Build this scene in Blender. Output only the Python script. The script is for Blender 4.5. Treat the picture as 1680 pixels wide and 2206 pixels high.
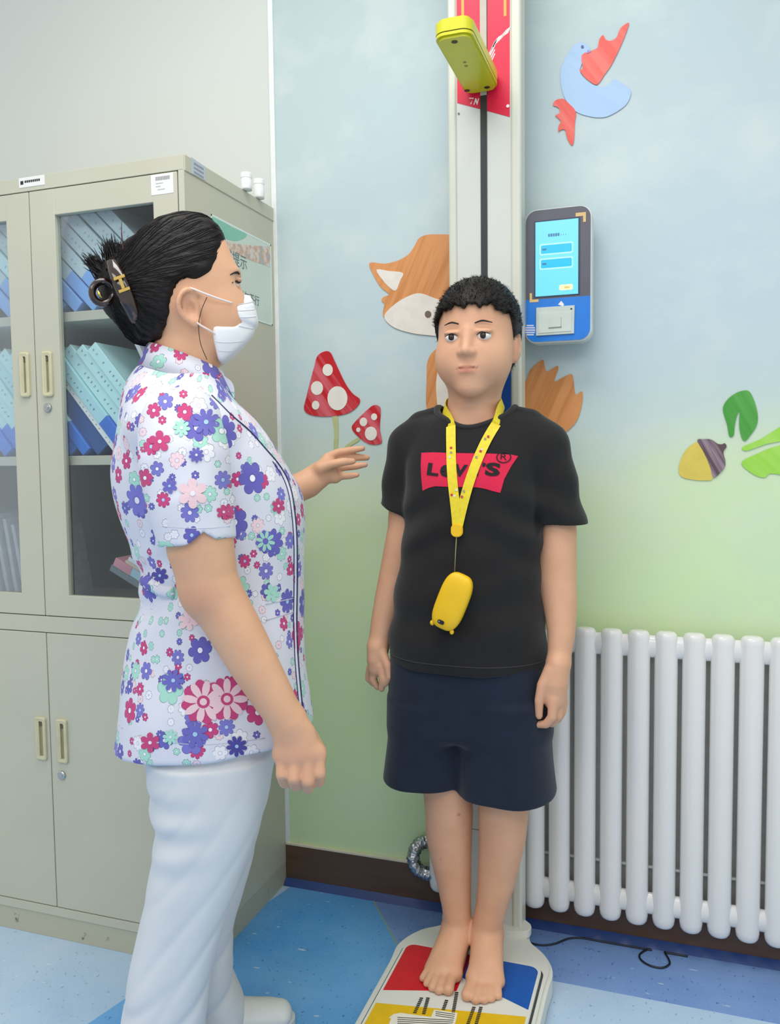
import bpy, bmesh, math, random
import numpy as np
from mathutils import Vector, Matrix
from mathutils.bvhtree import BVHTree

for o in list(bpy.data.objects):
    bpy.data.objects.remove(o, do_unlink=True)
SC = bpy.context.scene
COL = SC.collection
random.seed(7)
RNG = np.random.default_rng(11)

# ------------------------------------------------------------------ camera
F, CX, CY = 1790.0, 840.0, 1103.0
PITCH, ROLL = math.radians(3.83), math.atan(0.0118)
YAW = math.atan((1455 - 840) / math.hypot(F, 120))
EYE = np.array([0.0, 0.0, 1.156])
FW = np.array([-math.sin(YAW) * math.cos(PITCH), math.cos(YAW) * math.cos(PITCH), -math.sin(PITCH)])
_r = np.cross(FW, [0, 0, 1]); _r /= np.linalg.norm(_r)
_u = np.cross(_r, FW)
RT = math.cos(ROLL) * _r - math.sin(ROLL) * _u
UP = math.sin(ROLL) * _r + math.cos(ROLL) * _u
cam_data = bpy.data.cameras.new('camera')
cam = bpy.data.objects.new('camera', cam_data)
COL.objects.link(cam)
cam_data.sensor_fit = 'VERTICAL'
cam_data.sensor_height = 24.0
cam_data.lens = 24.0 * F / 2206.0
cam_data.clip_start = 0.05
M = Matrix(((RT[0], UP[0], -FW[0], EYE[0]), (RT[1], UP[1], -FW[1], EYE[1]), (RT[2], UP[2], -FW[2], EYE[2]), (0, 0, 0, 1)))
cam.matrix_world = M
SC.camera = cam

# ------------------------------------------------------------------ world, lights, exposure
world = bpy.data.worlds.new('World')
SC.world = world
world.use_nodes = True
bg = world.node_tree.nodes['Background']
bg.inputs[0].default_value = (0.965, 0.985, 1.0, 1)
bg.inputs[1].default_value = 0.76
def area(name, loc, sx, sy, power, target, color=(1, 1, 1)):
    l = bpy.data.lights.new(name, 'AREA')
    l.shape = 'RECTANGLE'; l.size = sx; l.size_y = sy; l.energy = power; l.color = color
    o = bpy.data.objects.new(name, l); COL.objects.link(o)
    o.location = loc
    d = Vector(target) - Vector(loc)
    o.rotation_euler = d.to_track_quat('-Z', 'Y').to_euler()
    return o
area('overhead_light', (-0.60, 0.95, 2.75), 1.2, 0.6, 17, (-0.60, 0.96, 0), (1.0, 0.985, 0.96))
area('overhead_light', (0.9, 0.1, 2.75), 1.2, 0.6, 10, (0.9, 0.11, 0), (1.0, 0.985, 0.96))
area('overhead_light', (-1.6, -0.6, 2.75), 1.2, 0.6, 10, (-1.6, -0.59, 0), (1.0, 0.985, 0.96))
area('overhead_light', (-0.1, -1.3, 2.75), 1.8, 0.8, 16, (-0.3, 1.0, 0.9), (1.0, 0.985, 0.96))  # unseen fill light added behind the camera to brighten the shaded wall
SC.view_settings.view_transform = 'Standard'
SC.view_settings.look = 'None'
SC.view_settings.gamma = 1.0
SC.view_settings.use_curve_mapping = False
SC.view_settings.exposure = 0.0

# ------------------------------------------------------------------ pixel to place helpers
def ray(x, y):
    return FW + (x - CX) / F * RT - (y - CY) / F * UP
def ony(x, y, Y):
    d = ray(x, y); return EYE + (Y - EYE[1]) / d[1] * d
def onx(x, y, X):
    d = ray(x, y); return EYE + (X - EYE[0]) / d[0] * d
def onz(x, y, z=0.0):
    d = ray(x, y); return EYE + (z - EYE[2]) / d[2] * d
def mpp(p):
    return float((np.asarray(p) - EYE) @ FW) / F

# ------------------------------------------------------------------ materials
def lin(c):
    if isinstance(c, str):
        c = [int(c[i:i + 2], 16) for i in (0, 2, 4)]
    out = []
    for v in c:
        v = v / 255.0
        out.append(v / 12.92 if v <= 0.04045 else ((v + 0.055) / 1.055) ** 2.4)
    return (out[0], out[1], out[2], 1.0)
class NT:
    """tiny helper around a node tree"""
    def __init__(self, m):
        self.t = m.node_tree; self.n = self.t.nodes; self.l = self.t.links
    def new(self, typ, **kw):
        nd = self.n.new(typ)
        for k, v in kw.items():
            setattr(nd, k, v)
        return nd
    def link(self, a, b):
        self.l.new(a, b)
    def val(self, sock, v):
        if hasattr(v, 'is_linked') or hasattr(v, 'links'):
            self.l.new(v, sock)
        else:
            sock.default_value = v
    def math(self, op, a, b=None, c=None, clamp=False):
        nd = self.n.new('ShaderNodeMath'); nd.operation = op; nd.use_clamp = clamp
        self.val(nd.inputs[0], a)
        if b is not None: self.val(nd.inputs[1], b)
        if c is not None: self.val(nd.inputs[2], c)
        return nd.outputs[0]
    def mix(self, fac, a, b, blend='MIX'):
        nd = self.n.new('ShaderNodeMix'); nd.data_type = 'RGBA'; nd.blend_type = blend
        self.val(nd.inputs[0], fac); self.val(nd.inputs[6], a); self.val(nd.inputs[7], b)
        return nd.outputs[2]
    def ramp(self, fac, stops, interp='LINEAR'):
        nd = self.n.new('ShaderNodeValToRGB'); cr = nd.color_ramp; cr.interpolation = interp
        while len(cr.elements) > 1:
            cr.elements.remove(cr.elements[-1])
        cr.elements[0].position = stops[0][0]; cr.elements[0].color = stops[0][1]
        for p, c in stops[1:]:
            e = cr.elements.new(p); e.color = c
        self.val(nd.inputs[0], fac)
        return nd.outputs[0]
    def noise(self, vec, scale, detail=3.0, rough=0.55):
        nd = self.n.new('ShaderNodeTexNoise'); nd.inputs['Scale'].default_value = scale
        nd.inputs['Detail'].default_value = detail; nd.inputs['Roughness'].default_value = rough
        if vec is not None: self.l.new(vec, nd.inputs['Vector'])
        return nd.outputs['Fac']
    def coord(self, which='Object'):
        return self.n.new('ShaderNodeTexCoord').outputs[which]
    def mapping(self, vec, scale=(1, 1, 1), rot=(0, 0, 0), loc=(0, 0, 0)):
        nd = self.n.new('ShaderNodeMapping'); self.l.new(vec, nd.inputs[0])
        nd.inputs[1].default_value = loc; nd.inputs[2].default_value = rot; nd.inputs[3].default_value = scale
        return nd.outputs[0]
MATS = {}
def newmat(name, rough=0.5, spec=0.5, metal=0.0):
    m = bpy.data.materials.new(name); m.use_nodes = True
    b = m.node_tree.nodes['Principled BSDF']
    b.inputs['Roughness'].default_value = rough
    b.inputs['Metallic'].default_value = metal
    b.inputs['Specular IOR Level'].default_value = spec
    MATS[name] = m
    return m, NT(m), b
def plain(name, col, rough=0.5, spec=0.5, metal=0.0, var=0.06, scale=30.0, bump=0.0, bscale=200.0, stretch=(1, 1, 1), coat=0.0):
    """procedural paint: one colour with a slight noise variation and optional fine relief"""
    if name in MATS: return MATS[name]
    m, t, b = newmat(name, rough, spec, metal)
    c = lin(col)
    v = t.mapping(t.coord(), stretch)
    n = t.noise(v, scale)
    lo = tuple(x * (1 - var) for x in c[:3]) + (1,); hi = tuple(min(1, x * (1 + var)) for x in c[:3]) + (1,)
    t.link(t.ramp(n, [(0.3, lo), (0.7, hi)]), b.inputs['Base Color'])
    b.inputs['Coat Weight'].default_value = coat
    if bump > 0:
        bn = t.new('ShaderNodeBump'); bn.inputs['Strength'].default_value = bump; bn.inputs['Distance'].default_value = 0.002
        t.link(t.noise(v, bscale, 4), bn.inputs['Height']); t.link(bn.outputs[0], b.inputs['Normal'])
    return m

# ------------------------------------------------------------------ mesh helpers
def link(o, parent=None):
    COL.objects.link(o)
    if parent is not None: o.parent = parent
    return o
def mk(name, verts, faces, mat, parent=None, smooth=False, origin=None):
    verts = np.asarray(verts, float)
    me = bpy.data.meshes.new(name)
    if origin is not None: verts = verts - np.asarray(origin)
    if isinstance(faces, np.ndarray) and len(faces):
        me.vertices.add(len(verts)); me.vertices.foreach_set('co', verts.astype(np.float32).ravel())
        k = faces.shape[1]
        me.loops.add(faces.size); me.loops.foreach_set('vertex_index', faces.astype(np.int32).ravel())
        me.polygons.add(len(faces)); me.polygons.foreach_set('loop_start', np.arange(0, faces.size, k, dtype=np.int32))
        me.polygons.foreach_set('loop_total', np.full(len(faces), k, np.int32))
        me.update(calc_edges=True); me.validate()
    else:
        me.from_pydata([tuple(v) for v in verts], [], [tuple(f) for f in faces])
    if smooth:
        me.polygons.foreach_set('use_smooth', np.ones(len(me.polygons), bool))
    if mat is not None: me.materials.append(mat)
    o = bpy.data.objects.new(name, me)
    link(o, parent)
    if origin is not None and parent is None: o.location = origin
    return o
def from_bm(name, bm, mat, parent=None, smooth=False, origin=None):
    bmesh.ops.recalc_face_normals(bm, faces=bm.faces[:])
    if origin is not None:
        bmesh.ops.translate(bm, verts=bm.verts[:], vec=-Vector(origin))
    me = bpy.data.meshes.new(name); bm.to_mesh(me); bm.free()
    if smooth:
        me.polygons.foreach_set('use_smooth', np.ones(len(me.polygons), bool))
    if mat is not None: me.materials.append(mat)
    o = bpy.data.objects.new(name, me); link(o, parent)
    if origin is not None and parent is None: o.location = origin
    return o
def bm_box(bm, lo, hi, bev=0.0, seg=2):
    lo = Vector(lo); hi = Vector(hi); c = (lo + hi) / 2; s = hi - lo
    r = bmesh.ops.create_cube(bm, size=1.0, matrix=Matrix.Translation(c) @ Matrix.Diagonal((s.x, s.y, s.z, 1)))
    if bev > 0:
        vs = set(r['verts']); es = [e for e in bm.edges if e.verts[0] in vs and e.verts[1] in vs]
        bmesh.ops.bevel(bm, geom=es, offset=bev, segments=seg, affect='EDGES', profile=0.5)
def box(name, lo, hi, mat, parent=None, bev=0.002, seg=2, origin=None):
    bm = bmesh.new(); bm_box(bm, lo, hi, bev, seg)
    return from_bm(name, bm, mat, parent, False, origin)
def boxes(name, lst, mat, parent=None, bev=0.002, origin=None):
    bm = bmesh.new()
    for lo, hi in lst: bm_box(bm, lo, hi, bev)
    return from_bm(name, bm, mat, parent, False, origin)
def prism(name, pts, vec, mat, parent=None, bev=0.0, origin=None, smooth=False):
    """closed outline of 3-D points, extruded along vec"""
    bm = bmesh.new()
    a = [bm.verts.new(tuple(p)) for p in pts]
    f = bm.faces.new(a)
    r = bmesh.ops.extrude_face_region(bm, geom=[f])
    nv = [g for g in r['geom'] if isinstance(g, bmesh.types.BMVert)]
    bmesh.ops.translate(bm, verts=nv, vec=Vector(vec))
    if bev > 0:
        top = [g for g in r['geom'] if isinstance(g, bmesh.types.BMEdge)]
        bmesh.ops.bevel(bm, geom=top, offset=bev, segments=2, affect='EDGES')
    return from_bm(name, bm, mat, parent, smooth, origin)
def crom(pts, n=6, closed=True):
    pts = np.asarray(pts, float); N = len(pts); out = []
    rng = range(N) if closed else range(N - 1)
    for i in rng:
        if closed: p0, p1, p2, p3 = pts[(i - 1) % N], pts[i], pts[(i + 1) % N], pts[(i + 2) % N]
        else: p0, p1, p2, p3 = pts[max(i - 1, 0)], pts[i], pts[i + 1], pts[min(i + 2, N - 1)]
        for k in range(n):
            t = k / n
            out.append(0.5 * (2 * p1 + (p2 - p0) * t + (2 * p0 - 5 * p1 + 4 * p2 - p3) * t * t + (3 * p1 - p0 - 3 * p2 + p3) * t ** 3))
    if not closed: out.append(pts[-1])
    return np.array(out)
def rrect(x0, x1, y0, y1, r, n=6):
    out = []
    for cx, cy, a0 in ((x1 - r, y1 - r, 0), (x0 + r, y1 - r, 90), (x0 + r, y0 + r, 180), (x1 - r, y0 + r, 270)):
        for k in range(n + 1):
            a = math.radians(a0 + 90 * k / n); out.append((cx + r * math.cos(a), cy + r * math.sin(a)))
    return out
def sweep(pts, rad, res=10, cap=True, flat=None):
    """tube along a polyline; rad number or list; flat=(axis, factor) squashes the section"""
    pts = np.asarray(pts, float); n = len(pts)
    rad = np.full(n, rad) if np.isscalar(rad) else np.asarray(rad, float)
    tang = np.gradient(pts, axis=0); tang /= np.linalg.norm(tang, axis=1)[:, None] + 1e-12
    nrm = np.cross(tang[0], [0, 0, 1.0])
    if np.linalg.norm(nrm) < 1e-3: nrm = np.cross(tang[0], [1.0, 0, 0])
    nrm /= np.linalg.norm(nrm)
    V = []; Fc = []
    for i in range(n):
        nrm = nrm - tang[i] * (nrm @ tang[i]); nrm /= np.linalg.norm(nrm) + 1e-12
        bi = np.cross(tang[i], nrm)
        for k in range(res):
            a = 2 * math.pi * k / res
            off = nrm * math.cos(a) + bi * math.sin(a)
            if flat is not None:
                ax = np.asarray(flat[0], float); off = off + ax * (off @ ax) * (flat[1] - 1)
            V.append(pts[i] + rad[i] * off)
    for i in range(n - 1):
        for k in range(res):
            k2 = (k + 1) % res
            Fc.append((i * res + k, i * res + k2, (i + 1) * res + k2, (i + 1) * res + k))
    if cap:
        Fc.append(tuple(range(res))[::-1]); Fc.append(tuple(range((n - 1) * res, n * res)))
    return V, Fc
def tube(name, pts, rad, mat, parent=None, res=10, smooth_path=0, flat=None, origin=None):
    if smooth_path:
        if not np.isscalar(rad):
            rad = crom(np.column_stack([rad, rad]), smooth_path, False)[:, 0]
        pts = crom(pts, smooth_path, False)
    V, Fc = sweep(pts, rad, res, True, flat)
    return mk(name, V, Fc, mat, parent, True, origin)
def join_parts(name, parts, mat, parent=None, smooth=True, origin=None):
    V = []; Fc = []
    for v, f in parts:
        b = len(V); V += list(v); Fc += [tuple(i + b for i in q) for q in f]
    return mk(name, V, Fc, mat, parent, smooth, origin)
def empty(name, loc=(0, 0, 0), rotz=0.0):
    o = bpy.data.objects.new(name, None); COL.objects.link(o)
    o.location = loc; o.rotation_euler = (0, 0, rotz); o.empty_display_size = 0.05
    return o
def tag(o, label=None, cat=None, group=None, kind=None):
    if label: o['label'] = label
    if cat: o['category'] = cat
    if group: o['group'] = group
    if kind: o['kind'] = kind
    return o
def rel(parent):
    """offset so that world-space meshes can hang under an unrotated empty"""
    return tuple(parent.location)
# ================================================================== THE SETTING
YW = 1.987          # wall face
XM = -0.990         # left edge of the painted part of the wall
# --- mural paint: pale sky over a soft green meadow with brushed clouds
m, t, b = newmat('mural_paint', 0.5, 0.35)
co = t.coord()
sep = t.new('ShaderNodeSeparateXYZ'); t.link(co, sep.inputs[0])
hill = t.noise(t.mapping(co, (1.3, 1, 0.0)), 1.6, 2.0)
blot = t.noise(t.mapping(co, (1.0, 1, 1.6)), 2.6, 5.0, 0.6)
z = t.math('ADD', sep.outputs[2], t.math('MULTIPLY', t.math('SUBTRACT', hill, 0.5), -0.42))
z = t.math('ADD', z, t.math('MULTIPLY', t.math('SUBTRACT', blot, 0.5), -0.22))
z = t.math('ADD', z, t.math('MULTIPLY', sep.outputs[0], -0.13))
base = t.ramp(t.math('DIVIDE', z, 2.4), [(0.0, lin('CDE3B4')), (0.20, lin('D2EAB4')), (0.36, lin('D4EBB8')), (0.465, lin('D2E4BE')), (0.525, lin('C4D6D0')), (0.60, lin('BDD0D6')), (0.78, lin('BACBCE')), (1.0, lin('B3C4C4'))])
cl = t.noise(t.mapping(co, (1, 1, 1.3), loc=(3, 0, 7)), 4.0, 7.0, 0.62)
c2 = t.mix(t.math('MULTIPLY', t.ramp(cl, [(0.48, (0, 0, 0, 1)), (0.75, (1, 1, 1, 1))]), 0.42), base, lin('DCE1DA'))
cl2 = t.noise(t.mapping(co, (1, 1, 0.8), loc=(9, 0, 2)), 3.1, 6.0, 0.6)
c3 = t.mix(t.math('MULTIPLY', t.ramp(cl2, [(0.5, (0, 0, 0, 1)), (0.72, (1, 1, 1, 1))]), 0.22), c2, lin('AFC9D4'))
t.link(c3, b.inputs['Base Color'])
bn = t.new('ShaderNodeBump'); bn.inputs['Strength'].default_value = 0.12; bn.inputs['Distance'].default_value = 0.004
t.link(t.noise(co, 9.0, 5), bn.inputs['Height']); t.link(bn.outputs[0], b.inputs['Normal'])
WHITE_WALL = plain('white_wall_paint', 'CDD2CC', 0.75, 0.25, var=0.015, scale=2.0, bump=0.05, bscale=60)
mural_w = box('wall_back', (XM, YW, -0.05), (2.6, YW + 0.12, 3.2), MATS['mural_paint'], None, 0)
tag(mural_w, kind='structure')
wl = box('wall_back_white', (-4.5, YW + 0.001, -0.05), (XM, YW + 0.12, 3.2), WHITE_WALL, None, 0); tag(wl, kind='structure')
# thin white bead where the painted part begins
tr = box('trim_1', (XM - 0.004, YW - 0.005, 0.112), (XM + 0.010, YW + 0.002, 3.2), plain('bead_white', 'E3E8E6', 0.5), None, 0.0015); tag(tr, kind='structure')
# --- floor
def vinyl(name, base, dark, light, seed):
    m, t, b = newmat(name, 0.24, 0.5)
    co = t.mapping(t.coord(), loc=(seed, seed * 0.7, 0))
    n = t.noise(co, 3.0, 4)
    c = t.ramp(n, [(0.3, lin(base)), (0.7, lin(light))])
    f = t.noise(co, 170.0, 2, 0.5)
    c = t.mix(t.ramp(f, [(0.60, (0, 0, 0, 1)), (0.68, (0.55, 0.55, 0.55, 1))]), c, lin(light))
    f2 = t.noise(t.mapping(co, (1, 0.6, 1), loc=(4, 4, 4)), 120.0, 2, 0.5)
    c = t.mix(t.ramp(f2, [(0.66, (0, 0, 0, 1)), (0.72, (0.7, 0.7, 0.7, 1))]), c, lin(dark))
    f3 = t.noise(t.mapping(co, (0.5, 1.4, 1), loc=(14, 4, 4)), 60.0, 1, 0.4)
    c = t.mix(t.ramp(f3, [(0.74, (0, 0, 0, 1)), (0.77, (0.6, 0.6, 0.6, 1))]), c, lin('D5E3EE'))
    t.link(c, b.inputs['Base Color'])
    t.link(t.ramp(n, [(0.3, (0.2, 0.2, 0.2, 1)), (0.7, (0.3, 0.3, 0.3, 1))]), b.inputs['Roughness'])
    return m
V_LIGHT = vinyl('vinyl_light_blue', 'A6C4E0', '7A95B8', 'C0D6EA', 0.0)
V_MID = vinyl('vinyl_mid_blue', '4C96D8', '336CA6', '74B2E6', 5.0)
V_DARK = vinyl('vinyl_dark_blue', '6488C2', '40609A', '86A8DA', 9.0)
fl = box('floor', (-4.5, -1.6, -0.05), (2.6, YW, 0.0), V_LIGHT, None, 0); tag(fl, kind='structure')
def sheet(pts, mat, z=0.0007):
    return prism('vinyl_sheet', [(p[0], p[1], 0.0) for p in pts], (0, 0, z), mat, fl)
L1d = (np.array([-0.976, 1.931]) - np.array([-1.128, 1.34]))
l1 = lambda Y: -1.128 + (Y - 1.34) * L1d[0] / L1d[1]
l2 = lambda Y: -0.600 + (Y - 1.781) * (-0.761 + 0.600) / (2.004 - 1.781)
YE = YW - 0.006
sheet([(l1(-1.4), -1.4), (l2(1.30) + 0.15, -1.4), (l2(1.30), 1.30), (l2(YE), YE), (l1(YE), YE)], V_MID)
sheet([(l2(1.773), 1.773), (2.6, 1.773), (2.6, YE), (l2(YE), YE)], V_DARK, 0.0008)
wr = prism('weld_line', [(l2(1.30) - 0.002, 1.30, 0), (l2(1.30) + 0.002, 1.30, 0), (l2(YE) + 0.002, YE, 0), (l2(YE) - 0.002, YE, 0)], (0, 0, 0.0013), plain('weld_green', '8FA68C', 0.5), fl)
# --- baseboard with cream top bead and blue cove strip
bm_ = bmesh.new(); bm_box(bm_, (XM + 0.001, YW - 0.008, 0.0), (2.6, YW, 0.107), 0.001)
bb = from_bm('baseboard_back', bm_, plain('dark_brown_board', '5B4332', 0.4, 0.5, var=0.15, scale=6, stretch=(1, 1, 6))); tag(bb, kind='structure')
tb = box('trim_2', (XM + 0.001, YW - 0.009, 0.1072), (2.6, YW, 0.1135), plain('cream_bead', 'D9D2BA', 0.5), None, 0.001); tag(tb, kind='structure')
cv = prism('trim_3', [(XM + 0.001, YW - 0.026, 0.0009), (XM + 0.001, YW - 0.0085, 0.0009), (XM + 0.001, YW - 0.0085, 0.016)], (2.6 - XM, 0, 0), plain('cove_blue', '23407C', 0.35), None); tag(cv, kind='structure')

# ================================================================== WALL DECALS (flat cut-out pictures on the wall)
def decal_part(name, px, mat, parent, lift=0.0015, smooth=True, n=5, thick=0.001, close=True):
    p = crom(px, n) if smooth else np.asarray(px, float)
    w = [ony(x, y, YW - lift) for x, y in p]
    return prism(name, w, (0, -thick, 0), mat, parent, 0, rel(parent))
def decal(name, px_anchor, label, cat='wall decal'):
    e = empty(name, ony(px_anchor[0], px_anchor[1], YW - 0.0005)); tag(e, label, cat); return e
def streak(name, col, col2, rot=0.9, amount=0.5, scale=38):
    m, t, b = newmat(name, 0.45, 0.4)
    co = t.coord()
    v = t.mapping(t.mapping(co, (1, 1, 1), (0, rot, 0)), (1, 1, 0.06))
    n = t.noise(v, scale, 3, 0.6)
    t.link(t.mix(t.math('MULTIPLY', t.ramp(n, [(0.45, (0, 0, 0, 1)), (0.62, (1, 1, 1, 1))]), amount), lin(col), lin(col2)), b.inputs['Base Color'])
    return m
RED_ST = streak('streaked_red', 'C01420', 'E2808E', 0.62, 0.55)
CORAL = streak('streaked_coral', 'E65A4F', 'F08A80', 0.62, 0.45, 30)
WOOD = streak('painted_wood_grain', 'D9945A', 'BC7434', -0.42, 0.6, 55)
SPOT = plain('spot_white', 'E6E3DA', 0.5)
PALE = plain('pale_fur', 'E3DCD2', 0.5)
def disc_px(cx, cy, rx, ry, n=20):
    return [(cx + rx * math.cos(2 * math.pi * k / n), cy + ry * math.sin(2 * math.pi * k / n)) for k in range(n)]
# big mushroom
d = decal('mushroom_decal', (715, 960), 'larger red spotted mushroom picture on the wall above the pointing hand')
decal_part('stem', [(716, 896), (727, 896), (729, 930), (727, 968), (719, 968), (720, 930)], plain('stem_green', 'B9C08A', 0.5), d, 0.0008)
decal_part('cap', [(677, 790), (684, 767), (700, 757), (712, 760), (722, 780), (744, 826), (760, 848), (775, 860), (771, 874), (752, 889), (722, 896), (690, 897), (665, 892), (655, 880), (660, 856), (668, 823)], RED_ST, d)
for cx, cy, rx, ry in ((706, 797, 11, 13), (683, 836, 13, 15), (727, 858, 21.5, 26), (680, 873, 8, 9.5)):
    decal_part('spot', disc_px(cx, cy, rx, ry), SPOT, d, 0.0026, False)
# small mushroom
d = decal('mushroom_decal', (790, 955), 'smaller red spotted mushroom picture tilted beside the larger one')
decal_part('stem', [(768, 944), (775, 948), (760, 958), (745, 966), (744, 961)], plain('stem_green', 'B9C08A'), d, 0.0008)
decal_part('cap', [(790, 884), (805, 873), (816, 875), (820, 885), (818, 920), (821, 940), (822, 954), (806, 958), (788, 953), (768, 937), (758, 922), (764, 910)], RED_ST, d)
for cx, cy, rx, ry in ((806, 898, 6.5, 7.5), (783, 909, 8, 9.5), (799, 934, 13, 15), (772, 926, 4.5, 5)):
    decal_part('spot', disc_px(cx, cy, rx, ry), SPOT, d, 0.0026, False)
# bird
d = decal('bird_decal', (1275, 200), 'pale blue bird picture with red wing high on the wall')
BLUE_B = streak('bird_blue', 'A8C5E4', '9DB9DC', 0.9, 0.5, 18)
decal_part('body', [(1237, 97), (1252, 92), (1265, 97), (1271, 108), (1266, 118), (1253, 120), (1254, 135), (1249, 152), (1258, 170), (1275, 182), (1296, 187), (1313, 181), (1322, 171), (1335, 176), (1356, 193), (1358, 206), (1348, 226), (1325, 243), (1300, 253), (1270, 251), (1240, 240), (1218, 214), (1209, 185), (1208, 150), (1220, 122), (1231, 106)], BLUE_B, d)
decal_part('wing', [(1253, 119), (1275, 109), (1287, 103), (1291, 85), (1299, 76), (1305, 86), (1316, 88), (1328, 81), (1336, 62), (1351, 50), (1354, 54), (1340, 92), (1318, 138), (1303, 160), (1287, 182), (1274, 178), (1258, 165), (1248, 151), (1255, 148)], CORAL, d, 0.0018, True, 3)
decal_part('tail', [(1212, 213), (1224, 222), (1240, 240), (1238, 265), (1237, 295), (1234, 312), (1228, 310), (1221, 296), (1217, 280), (1208, 280), (1203, 284), (1203, 272), (1208, 262), (1200, 253), (1196, 249), (1205, 244), (1205, 235), (1199, 230), (1191, 227), (1196, 217)], CORAL, d, 0.0018, True, 3)
decal_part('eye', disc_px(1254.5, 101, 3, 3.4, 12), plain('eye_purple', '4A4680', 0.4), d, 0.0028, False)
decal_part('beak', [(1266, 107), (1273, 112), (1264, 116)], plain('beak_lilac', '8E86BE', 0.4), d, 0.003, False)
# acorn
d = decal('acorn_decal', (1512, 1030), 'yellow acorn picture with brown striped cap on the wall')
decal_part('nut', [(1501, 953), (1512, 966), (1527, 1000), (1535, 1031), (1515, 1035), (1490, 1033), (1470, 1028), (1462, 1016), (1466, 992), (1480, 967)], plain('acorn_yellow', 'DDC656', 0.5), d)
decal_part('acorn_cap', [(1502, 949), (1515, 946), (1532, 947), (1546, 956), (1555, 957), (1561, 955), (1565, 962), (1558, 974), (1562, 992), (1561, 1006), (1550, 1020), (1536, 1029), (1529, 1005), (1516, 975)], streak('acorn_brown', '5E4A50', 'A893A0', 0.52, 0.8, 70), d, 0.002)
# dark green leaf, lime leaves
d = decal('leaf_decal', (1595, 940), 'dark green split leaf picture on the wall')
decal_part('leaf', [(1557, 882), (1566, 862), (1585, 847), (1605, 841), (1616, 846), (1626, 868), (1632, 895), (1629, 918), (1616, 938), (1605, 950), (1598, 945), (1593, 925), (1592, 905), (1593, 885), (1586, 900), (1582, 920), (1580, 938), (1571, 940), (1566, 915)], streak('leaf_green', '449A38', '6CB25E', 0.5, 0.5, 25), d)
d = decal('leaf_decal', (1640, 1020), 'lime green leaf spray picture cut by the right picture edge')
LIME = streak('leaf_lime', '9BD84A', 'B6E272', 0.8, 0.5, 25)
decal_part('leaf', [(1600, 963), (1640, 945), (1690, 915), (1740, 900), (1735, 930), (1690, 948), (1650, 957), (1608, 971)], LIME, d)
decal_part('leaf', [(1597, 997), (1630, 978), (1670, 962), (1720, 955), (1740, 975), (1700, 1020), (1660, 1020), (1645, 1029), (1620, 1020)], LIME, d)
# fox
d = decal('fox_decal', (950, 890), 'orange fox picture with wood grain, half hidden behind the column')
decal_part('head', [(796, 567), (830, 568), (858, 561), (880, 548), (893, 530), (902, 514), (916, 507), (940, 505), (980, 507), (1040, 520), (1060, 560), (1060, 640), (1020, 670), (950, 690), (880, 680), (832, 684), (825, 675), (828, 655), (822, 648), (826, 640), (838, 634), (820, 618), (806, 595)], WOOD, d)
decal_part('ear_inside', [(811, 581), (838, 584), (868, 588), (862, 605), (853, 626), (840, 620), (825, 604)], PALE, d, 0.0022, True, 3)
decal_part('muzzle', [(828, 681), (850, 656), (880, 638), (905, 632), (935, 642), (960, 650), (1000, 660), (1010, 700), (960, 722), (920, 722), (880, 716), (845, 703)], PALE, d, 0.0024)
decal_part('eye', disc_px(922, 677, 7, 7.5, 14), plain('fox_eye', '6B5A48', 0.4), d, 0.0036, False)
decal_part('body', [(924, 770), (960, 740), (1010, 740), (1040, 800), (1030, 900), (990, 960), (935, 940), (919, 880), (919, 820)], WOOD, d, 0.0012)
decal_part('chest', [(943, 800), (975, 760), (1000, 800), (1000, 900), (960, 930), (942, 870)], PALE, d, 0.0024)
decal_part('tail', [(1080, 800), (1128, 824), (1142, 798), (1168, 775), (1173, 788), (1178, 801), (1190, 794), (1201, 788), (1202, 797), (1194, 822), (1215, 812), (1232, 806), (1236, 825), (1240, 850), (1254, 843), (1254, 868), (1243, 905), (1220, 930), (1185, 950), (1130, 960), (1085, 930)], WOOD, d, 0.0018, True, 3)

# ================================================================== FILING CABINET
CABX0, CABX1, CABY0, CABY1, CABZ = -1.815, -0.990, 1.568, 1.984, 1.800
STEEL = plain('cabinet_enamel', 'C2C1AD', 0.42, 0.45, var=0.025, scale=5, bump=0.02, bscale=90)
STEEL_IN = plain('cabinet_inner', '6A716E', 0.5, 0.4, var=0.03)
m, t, b = newmat('cabinet_plinth', 0.45, 0.4)
co = t.coord(); n = t.noise(co, 22, 6, 0.65)
t.link(t.mix(t.ramp(n, [(0.64, (0, 0, 0, 1)), (0.70, (1, 1, 1, 1))]), lin('B9B8A2'), lin('5A4A38')), b.inputs['Base Color'])
CREAM = plain('handle_cream', 'CBC5A2', 0.45)
CHROME = plain('lock_chrome', 'B9BBBA', 0.25, metal=1.0, var=0.1)
m, t, b = newmat('cabinet_glass', 0.05, 0.5)
out = t.n['Material Output']; t.n.remove(b)
tr_ = t.new('ShaderNodeBsdfTransparent'); tr_.inputs[0].default_value = (0.96, 0.98, 0.985, 1)
gl_ = t.new('ShaderNodeBsdfGlossy'); gl_.inputs['Roughness'].default_value = 0.08; gl_.inputs[0].default_value = (0.9, 0.95, 1, 1)
fr_ = t.new('ShaderNodeFresnel'); fr_.inputs[0].default_value = 1.5
ms_ = t.new('ShaderNodeMixShader'); t.link(t.math('MULTIPLY', fr_.outputs[0], 0.4), ms_.inputs[0]); t.link(tr_.outputs[0], ms_.inputs[1]); t.link(gl_.outputs[0], ms_.inputs[2])
t.link(ms_.outputs[0], out.inputs[0])
cab = empty('filing_cabinet', ((CABX0 + CABX1) / 2, CABY0, 0)); tag(cab, 'tall beige steel filing cabinet with glazed upper doors', 'cabinet')
CO = rel(cab); CF = CABY0
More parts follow.
